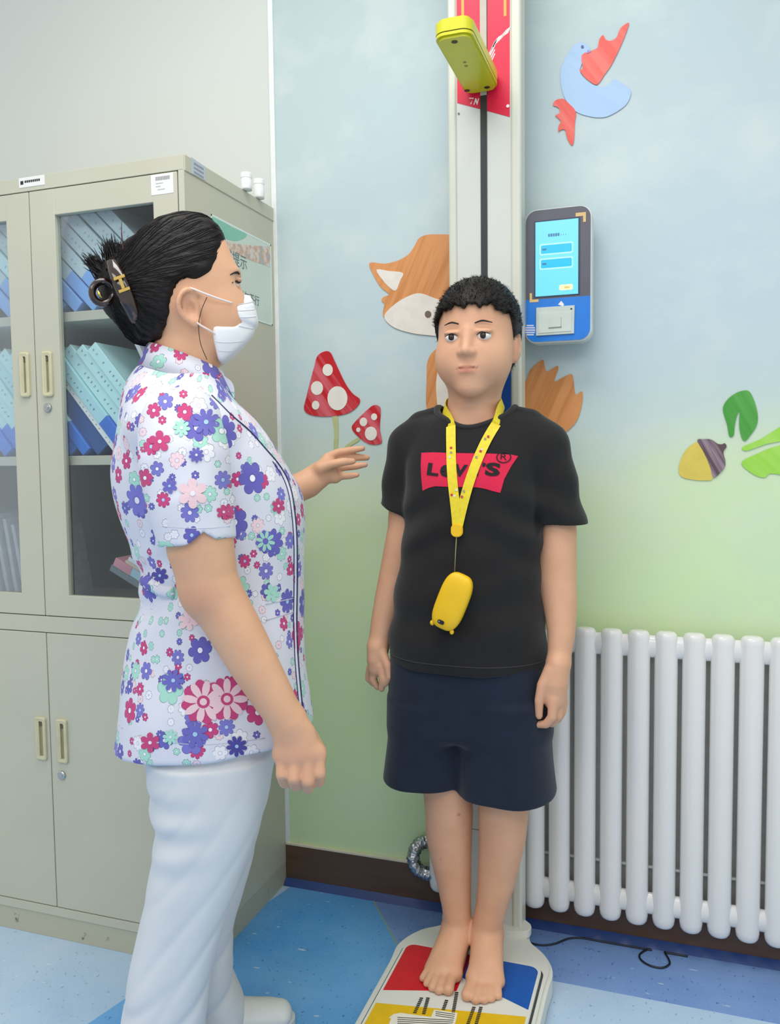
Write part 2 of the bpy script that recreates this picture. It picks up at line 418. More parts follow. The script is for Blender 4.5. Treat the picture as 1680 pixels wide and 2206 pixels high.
X0, X1, Y0, Y1 = CABX0, CABX1, CABY0, CABY1
boxes('body', [((X1 - 0.0145, Y0, 0.059), (X1, Y1, CABZ - 0.001)), ((X0, Y0, 0.059), (X0 + 0.0145, Y1, CABZ - 0.001)), ((X0 + 0.001, Y0 - 0.0006, CABZ - 0.032), (X1 - 0.001, Y1 - 0.001, CABZ)), ((X0 + 0.002, Y1 - 0.004, 0.062), (X1 - 0.002, Y1 - 0.0005, CABZ - 0.002)), ((X0 + 0.001, Y0 - 0.0006, 0.752), (X1 - 0.001, Y1 - 0.005, 0.790)), ((X0 + 0.001, Y0 - 0.0006, 0.0585), (X1 - 0.001, Y1 - 0.005, 0.080))], STEEL, cab, 0.0008, CO)
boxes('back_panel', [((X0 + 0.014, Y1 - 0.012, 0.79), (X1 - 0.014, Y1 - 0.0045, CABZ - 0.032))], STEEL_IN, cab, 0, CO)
box('plinth', (X0 + 0.002, Y0 + 0.003, 0.0), (X1 - 0.001, Y1, 0.058), MATS['cabinet_plinth'], cab, 0.001, 2, CO)
box('side_rim', (X1 - 0.001, Y0 + 0.002, CABZ - 0.034), (X1 + 0.0022, Y1, CABZ - 0.0005), STEEL, cab, 0.001, 2, CO)
for zs in (1.497, 1.166):
    bxs = [((X0 + 0.015, Y0 + 0.032, zs - 0.022), (X1 - 0.015, Y1 - 0.012, zs))]
    boxes('shelf', bxs, STEEL, cab, 0.001, CO)
DS, DR, DL = -1.398, -1.006, -1.800          # door split, right edge, left edge
DG = 0.0012
DF = Y0 - 0.0004
def handle(parent, x0, x1, z0, z1, yf):
    e = 0.0075
    rim = rrect(x0, x1, z0, z1, 0.006, 5); inn = rrect(x0 + e, x1 - e, z0 + e * 1.3, z1 - e * 1.3, 0.004, 5)
    n = len(rim); V = []; Fc = []
    for k in range(n):
        for (p, y) in ((rim[k], yf - 0.0002), (rim[k], yf - 0.0055), (((rim[k][0] * 0.7 + inn[k][0] * 0.3), (rim[k][1] * 0.7 + inn[k][1] * 0.3)), yf - 0.007), (inn[k], yf - 0.006), (inn[k], yf - 0.0012)):
            V.append((p[0], y, p[1]))
    for k in range(n):
        k2 = (k + 1) % n
        for q in range(4): Fc.append((k * 5 + q, k * 5 + q + 1, k2 * 5 + q + 1, k2 * 5 + q))
    h = mk('handle', V, Fc, CREAM, parent, False, CO)
    prism('handle_recess', [(x, yf - 0.0001, z) for x, z in rrect(x0 + e - 0.001, x1 - e + 0.001, z0 + e, z1 - e, 0.004, 5)], (0, -0.0014, 0), plain('recess_olive', '9A9472', 0.55), parent, 0, CO)
    box('handle_grip', (x0 + e, yf - 0.0062, z0 + e * 1.3), (x0 + e + 0.0045, yf - 0.0015, z1 - e * 1.3), CREAM, parent, 0.001, 2, CO)
    box('recess_top', (x0 + e, yf - 0.0035, z1 - e * 1.3 - 0.012), (x1 - e, yf - 0.0014, z1 - e * 1.3), plain('recess_dark', '5E5A44', 0.6), parent, 0.0005, 1, CO)  # darker strip across the top of the recess
    return h
def lock(parent, x, z, yf):
    V, Fc = sweep([(x, yf + 0.001, z), (x, yf - 0.004, z), (x, yf - 0.0055, z)], [0.0105, 0.0105, 0.0085], 20)
    V2, F2 = sweep([(x, yf - 0.0052, z), (x, yf - 0.0065, z)], [0.0055, 0.005], 14)
    V3, F3 = sweep([(x, yf - 0.0062, z - 0.0035), (x, yf - 0.0068, z - 0.0035)], [0.0012, 0.0012], 6)
    return join_parts('lock', [(V, Fc), (V2, F2), (V3, F3)], CHROME, parent, False, CO)
def glass_door(xa, xb, gx0, gx1):
    z0, z1 = 0.792, 1.766; gz0, gz1 = 0.842, 1.708
    yf = DF; yb = DF + 0.017
    dd = boxes('door', [((xa + DG, yf, z0), (gx0, yb, z1)), ((gx1, yf, z0), (xb - DG, yb, z1)), ((gx0 - 0.003, yf + 0.0003, z0), (gx1 + 0.003, yb - 0.0003, gz0)), ((gx0 - 0.003, yf + 0.0003, gz1), (gx1 + 0.003, yb - 0.0003, z1))], STEEL, cab, 0.0012, CO)
    box('pane', (gx0 - 0.004, DF + 0.008, gz0 - 0.004), (gx1 + 0.004, DF + 0.011, gz1 + 0.004), MATS['cabinet_glass'], dd, 0, 1, CO)
    return dd, yf
d1, yf = glass_door(DS, DR, -1.328, -1.068)
handle(d1, -1.376, -1.348, 1.302, 1.405, yf); lock(d1, -1.366, 1.277, yf)
d2, yf = glass_door(DL, DS, -1.728, -1.465)
handle(d2, -1.440, -1.413, 1.303, 1.406, yf)
d3 = box('door', (DS + DG, DF, 0.082), (DR - DG, DF + 0.017, 0.750), STEEL, cab, 0.0015, 2, CO)
handle(d3, -1.376, -1.346, 0.442, 0.547, DF); lock(d3, -1.367, 0.411, DF)
d4 = box('door', (DL + DG, DF, 0.082), (DS - DG, DF + 0.017, 0.750), STEEL, cab, 0.0015, 2, CO)
handle(d4, -1.438, -1.407, 0.443, 0.547, DF)
# stickers and plate
def sticker_mat(name, base, ink, sx, sz, thr=0.55):
    m, t, b = newmat(name, 0.5, 0.4)
    co = t.mapping(t.coord(), (sx, 1, sz))
    n = t.noise(co, 60, 2, 0.6)
    t.link(t.mix(t.ramp(n, [(thr, (0, 0, 0, 1)), (thr + 0.06, (1, 1, 1, 1))]), lin(base), lin(ink)), b.inputs['Base Color'])
    return m
PAPER = plain('paper_white', 'E8E8E4', 0.6)
INK = plain('ink_grey', '6E7073', 0.6)
def front(x, y): return ony(x, y, DF)
a, b_ = front(325, 378), front(374, 415)
st = box('sticker', (a[0], DF - 0.0006, b_[2]), (b_[0], DF, a[2]), PAPER, cab, 0, 1, CO); st['label'] = 'white printed sticker with a barcode'
for i in range(17):
    xx = a[0] + 0.012 + i * 0.0021
    if xx < b_[0] - 0.006: box('barcode_bar', (xx, DF - 0.0008, a[2] - 0.013), (xx + 0.0011, DF - 0.0005, a[2] - 0.005), INK, st, 0, 1, CO)
for i, (l0, l1_) in enumerate(((0.012, 0.03), (0.012, 0.024), (0.016, 0.034))):
    zz = a[2] - 0.018 - i * 0.0065
    box('print_line', (a[0] + l0, DF - 0.0008, zz - 0.002), (a[0] + l1_, DF - 0.0005, zz), plain('ink_pale', 'B5B6B8', 0.6), st, 0, 1, CO)
p0, p1 = ony(41, 384, Y0), ony(97, 402, Y0)
pl = box('name_plate', (p0[0], Y0 - 0.0015, p1[2] + 0.004), (p1[0], Y0, p0[2] - 0.001), PAPER, cab, 0.0004, 1, CO)
zc = (p0[2] + p1[2]) / 2 + 0.0015
box('emblem', (p0[0] + 0.005, Y0 - 0.0019, zc - 0.004), (p0[0] + 0.013, Y0 - 0.0012, zc + 0.004), plain('ink_black', '1E1E20', 0.5), pl, 0, 1, CO)
for k in range(8):
    box('print_mark', (p0[0] + 0.017 + k * 0.0055, Y0 - 0.0019, zc - 0.001), (p0[0] + 0.021 + k * 0.0055, Y0 - 0.0012, zc + 0.004), plain('ink_black', '1E1E20', 0.5), pl, 0, 1, CO)
# clear sticker on the side
s0, s1 = onx(411, 338, X1), onx(441, 388, X1)
ss = prism('sticker', [(X1 + 0.0024, onx(*p, X1 + 0.0024)[1], onx(*p, X1 + 0.0024)[2]) for p in ((411, 338), (443, 360), (442, 389), (412, 373))], (0.0005, 0, 0), plain('sticker_clear', 'B9C3CB', 0.35), cab, 0, CO)
for k in range(3):
    q = [(415, 350 + k * 9), (436, 363 + k * 9), (436, 367 + k * 9), (415, 354 + k * 9)]
    prism('print_line', [(X1 + 0.0026, onx(*p, X1)[1], onx(*p, X1)[2]) for p in q], (0.0006, 0, 0), plain('ink_blue_grey', '8D98A6', 0.5), ss, 0, CO)

# ---- poster on the cabinet side (text: a notice headed with the characters of "kind reminder")
XS = X1 + 0.0004
def sidept(x, y, o=0.0): 
    p = onx(x, y, XS + o); return (XS + o, p[1], p[2])
py0, py1, pz0, pz1 = 1.672, 1.965, 1.500, 1.703
pz0 = 1.497
po = empty('notice_poster', (XS, (py0 + py1) / 2, pz0)); tag(po, 'pale green printed notice taped to the cabinet side behind the nurse', 'poster')
PO = rel(po)
def prect(name, ya, yb, za, zb, o, mat, th=0.0004):
    return box(name, (XS + o, ya, za), (XS + o + th, yb, zb), mat, po, 0, 1, PO)
prect('sheet', py0, py1, pz0, pz1, 0, plain('poster_green', 'CFDDD2', 0.55, var=0.05, scale=9), 0.0006)
for ya, yb, za, zb in ((py0, py1, pz1 - 0.004, pz1), (py0, py1, pz0, pz0 + 0.004), (py0, py0 + 0.004, pz0, pz1), (py1 - 0.004, py1, pz0, pz1)):
    prect('border', ya, yb, za, zb, 0.0006, plain('poster_border', 'DCEBE6', 0.5))
def sideprism(name, yz, o, mat):
    return prism(name, [(XS + o, y, z) for y, z in yz], (0.0004, 0, 0), mat, po, 0, PO)
sideprism('green_band', crom([(py0 + 0.006, 1.697), (py0 + 0.10, 1.697), (py0 + 0.165, 1.697), (py0 + 0.12, 1.672), (py0 + 0.06, 1.663), (py0 + 0.006, 1.668)], 4), 0.0006, plain('poster_teal', '86C4AE', 0.5))
m, t, b = newmat('poster_scene', 0.5, 0.4)
n = t.noise(t.coord(), 38, 4)
t.link(t.ramp(n, [(0.3, lin('BFD2DE')), (0.45, lin('DDCFC0')), (0.55, lin('C9A78F')), (0.65, lin('A9B4BE')), (0.8, lin('C3D6C4'))]), b.inputs['Base Color'])
sideprism('picture_band', [(py0 + 0.006, 1.655), (py0 + 0.10, 1.661), (py0 + 0.16, 1.672), (py1 - 0.006, 1.697), (py1 - 0.006, 1.645), (py0 + 0.18, 1.640), (py0 + 0.006, 1.640)], 0.0006, m)
def text(body, size, loc, rot, mat, parent, origin, name='lettering', bold=0.0):
    cu = bpy.data.curves.new(name, 'FONT'); cu.body = body; cu.size = size; cu.align_x = 'CENTER'; cu.align_y = 'CENTER'
    cu.extrude = 0.0002; cu.offset = bold; cu.resolution_u = 3
    o = bpy.data.objects.new(name, cu); COL.objects.link(o)
    bpy.context.view_layer.update()
    me = bpy.data.meshes.new_from_object(o.evaluated_get(bpy.context.evaluated_depsgraph_get()))
    bpy.data.objects.remove(o)
    me.transform(Matrix.Translation(Vector(loc) - Vector(origin)) @ rot)
    me.materials.clear(); me.materials.append(mat)
    ob = bpy.data.objects.new(name, me); link(ob, parent)
    return ob
ROT_SIDE = Matrix(((0, 0, 1, 0), (1, 0, 0, 0), (0, 1, 0, 0), (0, 0, 0, 1)))       # text x -> +Y, text y -> +Z, normal +X
ROT_FRONT = Matrix(((1, 0, 0, 0), (0, 0, -1, 0), (0, 1, 0, 0), (0, 0, 0, 1)))      # text x -> +X, text y -> +Z, normal -Y
GREYINK = plain('poster_ink', '6F7C7E', 0.6)
hp = sidept(520, 566)
text('\u6e29\u99a8\u63d0\u793a', 0.036, (XS + 0.001, hp[1] - 0.045, hp[2]), ROT_SIDE, GREYINK, po, PO)
hp = sidept(549, 648)
text('\u8bf7\u52ff\u4e0d\u884c', 0.026, (XS + 0.001, hp[1] - 0.030, hp[2]), ROT_SIDE, GREYINK, po, PO)

# ---- two white canisters on top
def canister(px, py, h, r, label):
    p = onz(px, py, CABZ)
    pts = [(p[0], p[1], CABZ + z) for z in (0.0, 0.004, h - 0.012, h - 0.010, h - 0.002, h)]
    e = empty('canister', (p[0], p[1], CABZ)); tag(e, label, 'canister', 'canisters on the cabinet')
    V, Fc = sweep(pts[:3], [r * 0.97, r, r], 24); mk('body', V, Fc, plain('canister_white', 'E3E6E4', 0.4), e, True, rel(e))
    V, Fc = sweep(pts[2:], [r * 1.04, r * 1.04, r * 1.04, r * 0.96], 24); mk('lid', V, Fc, plain('canister_lid', 'EDEFEE', 0.35), e, False, rel(e))
canister(531, 410, 0.040, 0.0135, 'white canister on the cabinet top, farther from the mural')
canister(558, 428, 0.046, 0.0135, 'white canister on the cabinet top, nearer the mural')

# ================================================================== FILES AND BOOKS IN THE CABINET
ORD = ['first', 'second', 'third', 'fourth', 'fifth', 'sixth', 'seventh', 'eighth', 'ninth', 'tenth', 'eleventh', 'twelfth', 'thirteenth', 'fourteenth']
def book_mesh(tk, dp, h, kind):
    """spine towards -Y; origin at the bottom left front corner"""
    bm = bmesh.new(); bm_box(bm, (0, 0, 0), (tk, dp, h), 0.0012, 1)
    me = bpy.data.meshes.new('file'); bm.to_mesh(me); bm.free(); return me
m, t, b = newmat('spine_print', 0.45, 0.4)      # pale label with small dark marks; blue foot
def spine_material(name, label_col, foot_col, foot_h, ink, h, tk):
    m, t, b = newmat(name, 0.42, 0.45)
    co = t.coord(); sep = t.new('ShaderNodeSeparateXYZ'); t.link(co, sep.inputs[0])
    z = sep.outputs[2]; x = sep.outputs[0]
    zz = t.math('MULTIPLY', z, 74.0)
    cell = t.math('FRACT', zz)
    mark = t.math('MULTIPLY', t.math('GREATER_THAN', cell, 0.32), t.math('LESS_THAN', cell, 0.66))
    xm = t.math('MULTIPLY', t.math('GREATER_THAN', x, tk * 0.40), t.math('LESS_THAN', x, tk * 0.60))
    rnd = t.new('ShaderNodeTexWhiteNoise'); rnd.noise_dimensions = '1D'; t.link(t.math('FLOOR', zz), rnd.inputs['W'])
    on = t.math('GREATER_THAN', rnd.outputs[0], 0.22)
    fine = t.noise(co, 380, 2, 0.7)
    glyph = t.math('GREATER_THAN', fine, 0.47)
    mk_ = t.math('MULTIPLY', t.math('MULTIPLY', mark, xm), t.math('MULTIPLY', on, glyph))
    mk_ = t.math('MULTIPLY', mk_, t.math('GREATER_THAN', z, h * (foot_h + 0.08)))
    c = t.mix(t.math('MULTIPLY', mk_, 0.8), lin(label_col), lin(ink))
    n = t.noise(co, 20, 3)
    foot = t.mix(n, lin(foot_col), tuple(min(1, v * 1.9) for v in lin(foot_col)[:3]) + (1,))
    c = t.mix(t.math('LESS_THAN', z, h * foot_h), c, foot)
    t.link(c, b.inputs['Base Color'])
    return m
SP_CYAN = spine_material('spine_cyan', 'C3ECEC', '2F6CC0', 0.27, '44565E', 0.315, 0.030)
SP_CYAN2 = spine_material('spine_cyan_deep', 'B4E2E8', '2C62B4', 0.30, '3C4C58', 0.315, 0.026)
SP_HAZED = spine_material('spine_hazed', 'BED2D8', '6E96DA', 0.34, '8799A0', 0.315, 0.030)  # cyan spine with the haze of the reflecting glass put into its colours
SP_WHITE = spine_material('spine_white', 'EEF3EE', 'EEF3EE', 0.0, '5A6468', 0.315, 0.014)
SP_BLUE = spine_material('spine_blue', '2F5794', '2A4E8C', 0.0, '2F5794', 0.315, 0.03)
def place_book(name, x, y, z, tk, dp, h, tilt, mat, label, group, cat='file'):
    me = book_mesh(tk, dp, h, 0); me.materials.append(mat)
    o = bpy.data.objects.new(name, me); COL.objects.link(o)
    o.location = (x, y, z + 0.0003); o.rotation_euler = (0, math.radians(-tilt), 0)
    tag(o, label, cat, group); return o
# middle shelf: a row of leaning cyan box files, running behind both doors
xs = -1.085; i = 0
while xs > -1.555:
    tk = (0.030, 0.026, 0.030, 0.030, 0.024)[i % 5]
    mt = (SP_CYAN, SP_CYAN, SP_CYAN, SP_CYAN2, SP_CYAN)[i % 5]
    lab = 'pale cyan box file with blue foot, %s from the right on the middle shelf' % ORD[i]
    grp = 'cyan files on the middle shelf'; nm = 'box_file'
    if i == 4: tk, mt, lab, grp = 0.014, SP_WHITE, 'thin white booklet among the leaning cyan files on the middle shelf', None
    if i == 5: tk, mt, lab, grp = 0.040, SP_BLUE, 'plain dark blue file beside the thin white booklet on the middle shelf', None
    tilt = 39 + 0.6 * (i % 3) + 0.25 * i
    tilt = 40.0
    place_book(nm, xs, Y0 + 0.042 + 0.004 * ((i * 7) % 3), 1.166, tk, 0.20, 0.315 - 0.004 * ((i * 3) % 3), tilt, mt, lab, grp)
    i += 1
    nxt = (0.030, 0.026, 0.030, 0.030, 0.024)[i % 5] if i not in (4, 5) else (0.014 if i == 4 else 0.040)
    xs -= (nxt + 0.001) / math.cos(math.radians(40))
for k, (xx, tl, hh) in enumerate(((-1.036, 27, 0.285), (-1.020, 24, 0.292))):
    place_book('folder', xx, Y0 + 0.05, 1.166, 0.010, 0.20, hh, tl, plain('folder_white', 'C9CCD2', 0.5), ('white paper folder leaning against the cyan files, nearer them', 'white paper folder leaning at the cabinet side wall')[k], None, 'folder')
# top shelf
xs = -1.030; i = 0
while xs > -1.535:
    tk = 0.030
    place_book('box_file', xs, Y0 + 0.044 + 0.003 * (i % 2), 1.497, tk, 0.20, 0.315, 45, (SP_HAZED, SP_HAZED, SP_CYAN)[i % 3] if i > 5 else SP_HAZED, 'box file in glass-hazed grey blue leaning steeply, %s from the right on the top shelf' % ORD[i], 'leaning files on the top shelf')
    i += 1
    xs -= (tk + 0.004) / math.cos(math.radians(45))
# bottom shelf right: slanting pile of books on a dark folded bag
pile = [('6E7A80', 0.016, 'dark grey folder at the bottom of the slanting pile'), ('9FBFCC', 0.020, 'pale blue book in the slanting pile, pink at its end'), ('C9B9A6', 0.008, 'thin tan notebook in the slanting pile'), ('D8DCDD', 0.010, 'thin white booklet in the slanting pile'), ('2C4378', 0.008, 'navy blue thin book in the slanting pile'), ('DAD6C8', 0.016, 'cream book on top of the slanting pile')]
ang = math.radians(27); zb = 0.0
x_low, z_low = -1.075, 0.806
for k, (c, th, lab) in enumerate(pile):
    L = (0.20, 0.195, 0.17, 0.165, 0.16, 0.155)[k]
    bm = bmesh.new(); bm_box(bm, (-L, 0, zb), (0, 0.20, zb + th), 0.001, 1)
    if k == 1: pass
    me = bpy.data.meshes.new('book'); bm.to_mesh(me); bm.free(); me.materials.append(plain('book_' + c, c, 0.5))
    o = bpy.data.objects.new('book', me); COL.objects.link(o); o.location = (x_low, Y0 + 0.05, z_low); o.rotation_euler = (0, ang, 0)
    tag(o, lab, 'book')
    if k == 1:
        bm = bmesh.new(); bm_box(bm, (-L - 0.001, -0.001, zb - 0.0003), (-L + 0.05, 0.201, zb + th + 0.0003), 0.001, 1)
        me = bpy.data.meshes.new('end_label'); bm.to_mesh(me); bm.free(); me.materials.append(plain('book_pink', 'C98A96', 0.5))
        oo = bpy.data.objects.new('end_label', me); COL.objects.link(oo); oo.parent = o
    zb += th + 0.0006
for k, (hz, L, c, lab) in enumerate(((0.0, 0.13, 'D8D2C4', 'thick cream book lying in the lower cabinet, lower of two'), (0.045, 0.12, 'E0DED6', 'thick cream book lying in the lower cabinet, upper of two'))):
    bm = bmesh.new(); bm_box(bm, (-0.115, 0, 0), (0.0, 0.19, 0.036), 0.0015, 1)
    me = bpy.data.meshes.new('book'); bm.to_mesh(me); bm.free(); me.materials.append(plain('book_' + c, c, 0.5))
    o = bpy.data.objects.new('book', me); COL.objects.link(o); o.location = (-1.022, Y0 + 0.06, 0.930 + hz); o.rotation_euler = (0, math.radians(27), 0); tag(o, lab, 'book')
# dark backpack standing at the back of the bottom shelf
bp = empty('backpack', (-1.19, Y0 + 0.318, 0.7905)); tag(bp, 'dark navy bag standing at the back of the lower glazed shelf', 'bag')
bm = bmesh.new(); bm_box(bm, (-0.145, -0.038, 0.0), (0.150, 0.080, 0.345), 0.045, 5); from_bm('bag_body', bm, plain('bag_navy', '1F2A48', 0.8, var=0.15, scale=40), bp, True)
tube('strap', [(-0.135, -0.040, 0.05), (-0.12, -0.044, 0.13), (-0.06, -0.046, 0.185), (0.02, -0.046, 0.195), (0.09, -0.042, 0.16)], 0.011, plain('bag_strap', '5E6068', 0.8), bp, 8, 5, ((0, 1, 0), 0.4))
bm = bmesh.new(); bm_box(bm, (-0.11, -0.050, 0.03), (0.115, -0.03, 0.15), 0.008, 3); from_bm('front_pocket', bm, plain('bag_navy', '27314A'), bp, True)
# grey files at the left of the bottom shelf
for k in range(8):
    place_book('document_sleeve', -1.475 - 0.026 * k, Y0 + 0.05, 0.791, 0.010, 0.21, 0.20 + 0.012 * ((k * 5) % 4), 9 + (k % 2), plain('sleeve_grey', 'A4A8AA', 0.3, var=0.15, scale=60), 'grey plastic document sleeve behind the left door, %s from its right end' % ORD[k], 'document sleeves on the bottom shelf', 'folder')

# ================================================================== RADIATOR
RADW = plain('radiator_white', 'E6E5E2', 0.22, 0.5, var=0.01, coat=0.3)
RF, PIT = 1.907, 0.05895
rz0, rz1 = 0.074, 0.758
rad = empty('radiator', (-0.10, RF + 0.028, 0)); tag(rad, 'white column radiator standing along the painted wall', 'radiator')
RO = rel(rad)
g0 = ony(1286, 1600, RF)[0]
first = None
for k in range(-7, 12):
    cx = g0 + (k + 0.5) * PIT
    if first is None:
        pts = [(0, 0, z) for z in (rz0, rz0 + 0.003, rz0 + 0.010, rz0 + 0.022, rz1 - 0.018, rz1 - 0.008, rz1 - 0.002, rz1)]
        V, Fc = sweep(pts, [0.014, 0.0195, 0.0235, 0.0252, 0.0252, 0.0235, 0.0195, 0.014], 24, True, ((0, 1, 0), 0.86))
        first = mk('column', V, Fc, RADW, rad, True); oc = first
    else:
        oc = first.copy(); COL.objects.link(oc); oc.parent = rad
    oc.location = (cx - RO[0], 0, 0)
for nm, zz in (('top_header', rz1 - 0.036), ('bottom_header', rz0 + 0.050)):
    V, Fc = sweep([(g0 - 6.4 * PIT, RF + 0.030, zz), (g0 + 11.4 * PIT, RF + 0.030, zz)], 0.0135, 16, True, ((0, 0, 1), 1.9))
    mk(nm, V, Fc, RADW, rad, True, RO)
V, Fc = sweep([(g0 - 6.4 * PIT, RF + 0.040, 0.205), (g0 + 11.4 * PIT, RF + 0.040, 0.205)], 0.004, 8)
mk('support_rod', V, Fc, plain('rod_steel', 'C8C8C4', 0.3), rad, True, RO)
box('back_plate', (g0 - 6.4 * PIT, 1.968, rz0 + 0.02), (g0 + 11.4 * PIT, 1.971, rz1 - 0.03), plain('radiator_back', 'C9C9C4', 0.5), rad, 0.0005, 1, RO)
# foil wrapped pipe looping from the wall into the first column
m, t, b = newmat('foil', 0.28, 0.5, 1.0)
co = t.coord(); vn = t.new('ShaderNodeTexVoronoi'); vn.inputs['Scale'].default_value = 90; t.link(co, vn.inputs['Vector'])
b.inputs['Base Color'].default_value = lin('B4B8BF')
bn = t.new('ShaderNodeBump'); bn.inputs['Strength'].default_value = 0.9; bn.inputs['Distance'].default_value = 0.004
t.link(vn.outputs['Distance'], bn.inputs['Height']); t.link(bn.outputs[0], b.inputs['Normal'])
pp = [ony(x, y, Yp) for x, y, Yp in ((946, 1815, 1.972), (922, 1813, 1.966), (905, 1817, 1.955), (894, 1831, 1.945), (890, 1851, 1.938), (897, 1869, 1.935), (913, 1880, 1.935), (935, 1884, 1.936))]
pp = crom(pp, 8, False); nn = len(pp)
rr = [0.0165 * (1 + 0.07 * math.sin(i * 2.1) + 0.05 * math.sin(i * 5.3)) for i in range(nn)]
V, Fc = sweep(pp, rr, 14)
o = mk('foil_pipe', V, Fc, m, None, True, pp[nn // 2]); tag(o, 'silver foil wrapped pipe bending into the radiator', 'pipe')

# ================================================================== HEIGHT AND WEIGHT SCALE
WHP = plain('scale_white', 'DEDFD6', 0.35, 0.5, var=0.01)
WHR = plain('scale_rail', 'CFD1C2', 0.3, 0.5, var=0.01)
sc = empty('measuring_scale', (-0.41, 1.62, 0)); tag(sc, 'white height and weight scale with tall column and coloured foot plate', 'scale')
SO = rel(sc)
cx0, cx1, cy0, cy1 = -0.487, -0.323, 1.850, 1.902
ZT = 2.62
box('column', (cx0 + 0.006, cy0 + 0.003, 0.055), (cx1 - 0.006, cy1, ZT), plain('column_white', 'CED1CA', 0.35, var=0.01), sc, 0.001, 2, SO)
def rail(xa, xb):
    pts = rrect(xa, xb, cy0 - 0.002, cy1 + 0.002, 0.007, 5)
    prism('rail', [(x, y, 0.05) for x, y in pts], (0, 0, ZT - 0.05), WHR, sc, 0, SO)
rail(cx0, cx0 + 0.020); rail(cx1 - 0.0235, cx1)
zseam = ony(1024, 1788, cy0)[2]
box('seam', (cx0 + 0.02, cy0 + 0.0022, zseam - 0.001), (cx1 - 0.0235, cy0 + 0.004, zseam + 0.001), plain('seam_grey', '8C8C86', 0.5), sc, 0, 1, SO)
ft = cy0 + 0.0026
def cpt(x, y): p = ony(x, y, ft); return (p[0], ft, p[2])
REDP = plain('print_red', 'D8123E', 0.35, 0.4, var=0.03)
prism('red_panel', [cpt(985, 222), cpt(1098, 252), (cx1 - 0.0237, ft, ZT), (cx0 + 0.0202, ft, ZT)], (0, -0.0006, 0), REDP, sc, 0, SO)
BLUEP = plain('print_blue', '0B4DA0', 0.35, 0.4, var=0.03)
prism('blue_panel', [(cx0 + 0.0202, ft, 1.02), (cx1 - 0.0237, ft, 1.02), (cx1 - 0.0237, ft, 1.345), (cx0 + 0.0202, ft, 1.345)], (0, -0.0006, 0), BLUEP, sc, 0, SO)
sl0, sl1 = ony(1034.5, 300, cy0)[0], ony(1048.5, 300, cy0)[0]
zs = ony(1040, 205, cy0)[2]
box('slot', (sl0, cy0 + 0.0012, 0.45), (sl1, cy0 + 0.0035, zs), plain('slot_black', '26282A', 0.45), sc, 0, 1, SO)
box('slide_strip', (sl0, cy0 + 0.0008, zs), (sl1, cy0 + 0.0035, ZT), plain('strip_grey', 'B5ADA0', 0.4), sc, 0, 1, SO)
box('slot_edge', (sl1, cy0 + 0.0010, zs), (sl1 + 0.0016, cy0 + 0.0035, ZT), plain('slot_black', '26282A'), sc, 0, 1, SO)
ORG = plain('print_orange', 'F2A040', 0.4)
for xx, zz in ((997, 60), (1088, 35)):
    p = ony(xx, zz, ft)
    prism('orange_stripe', [(p[0] - 0.003, ft - 0.0006, p[2]), (p[0] + 0.003, ft - 0.0006, p[2]), (p[0] + 0.003, ft - 0.0006, ZT - 0.02), (p[0] - 0.003, ft - 0.0006, ZT - 0.02)], (0, -0.0004, 0), ORG, sc, 0, SO)
# slanted white strokes that make up the animal neck print
WSTR = plain('print_white', 'EDE6E4', 0.4)
neck_l = [(1044, 118), (1050, 92), (1066, 80), (1078, 74), (1086, 64), (1094, 57)]
neck_r = [(1070, 152), (1068, 118), (1072, 98), (1080, 88), (1090, 78), (1098, 73)]
for k in range(15):
    f_ = k / 14.0
    def at(poly, f):
        s = f * (len(poly) - 1); i = min(int(s), len(poly) - 2); w = s - i
        return np.array(poly[i]) * (1 - w) + np.array(poly[i + 1]) * w
    a = at(neck_l, f_); c = at(neck_r, f_)
    a2 = a + np.array([-1.0, 7.0]) * 0.9; c2 = c + np.array([-1.0, 2.0])
    dirv = np.array([0.42, -0.9])
    mid = (a + c) / 2; half = max(7.0, np.linalg.norm(c - a) * 0.50)
    q = [mid - dirv * half + (-1.1, 0), mid - dirv * half + (1.1, 0), mid + dirv * half + (1.1, 0), mid + dirv * half + (-1.1, 0)]
    prism('white_stroke', [(cpt(*p)[0], ft - 0.0006, cpt(*p)[2]) for p in q], (0, -0.0003, 0), WSTR, sc, 0, SO)
for q in (((1013, 224), (1015, 225), (1019, 213), (1011, 213), (1011, 211), (1021, 211)), ((1020, 226), (1024, 212), (1026, 212), (1028, 220), (1030, 212), (1032, 213), (1028, 227), (1024, 219), (1022, 226))):
    prism('white_mark', [(cpt(*p)[0], ft - 0.0006, cpt(*p)[2]) for p in q], (0, -0.0003, 0), WSTR, sc, 0, SO)
pd = ony(1094, 229, ft)
V, Fc = sweep([(pd[0], ft + 0.001, pd[2]), (pd[0], ft - 0.002, pd[2])], 0.0035, 12); mk('screw', V, Fc, WSTR, sc, False, SO)
pd = ony(988, 245, ft)
V, Fc = sweep([(pd[0], ft + 0.001, pd[2]), (pd[0], ft - 0.0015, pd[2])], 0.0022, 10); mk('screw', V, Fc, plain('screw_grey', '6A6A66', 0.4), sc, False, SO)
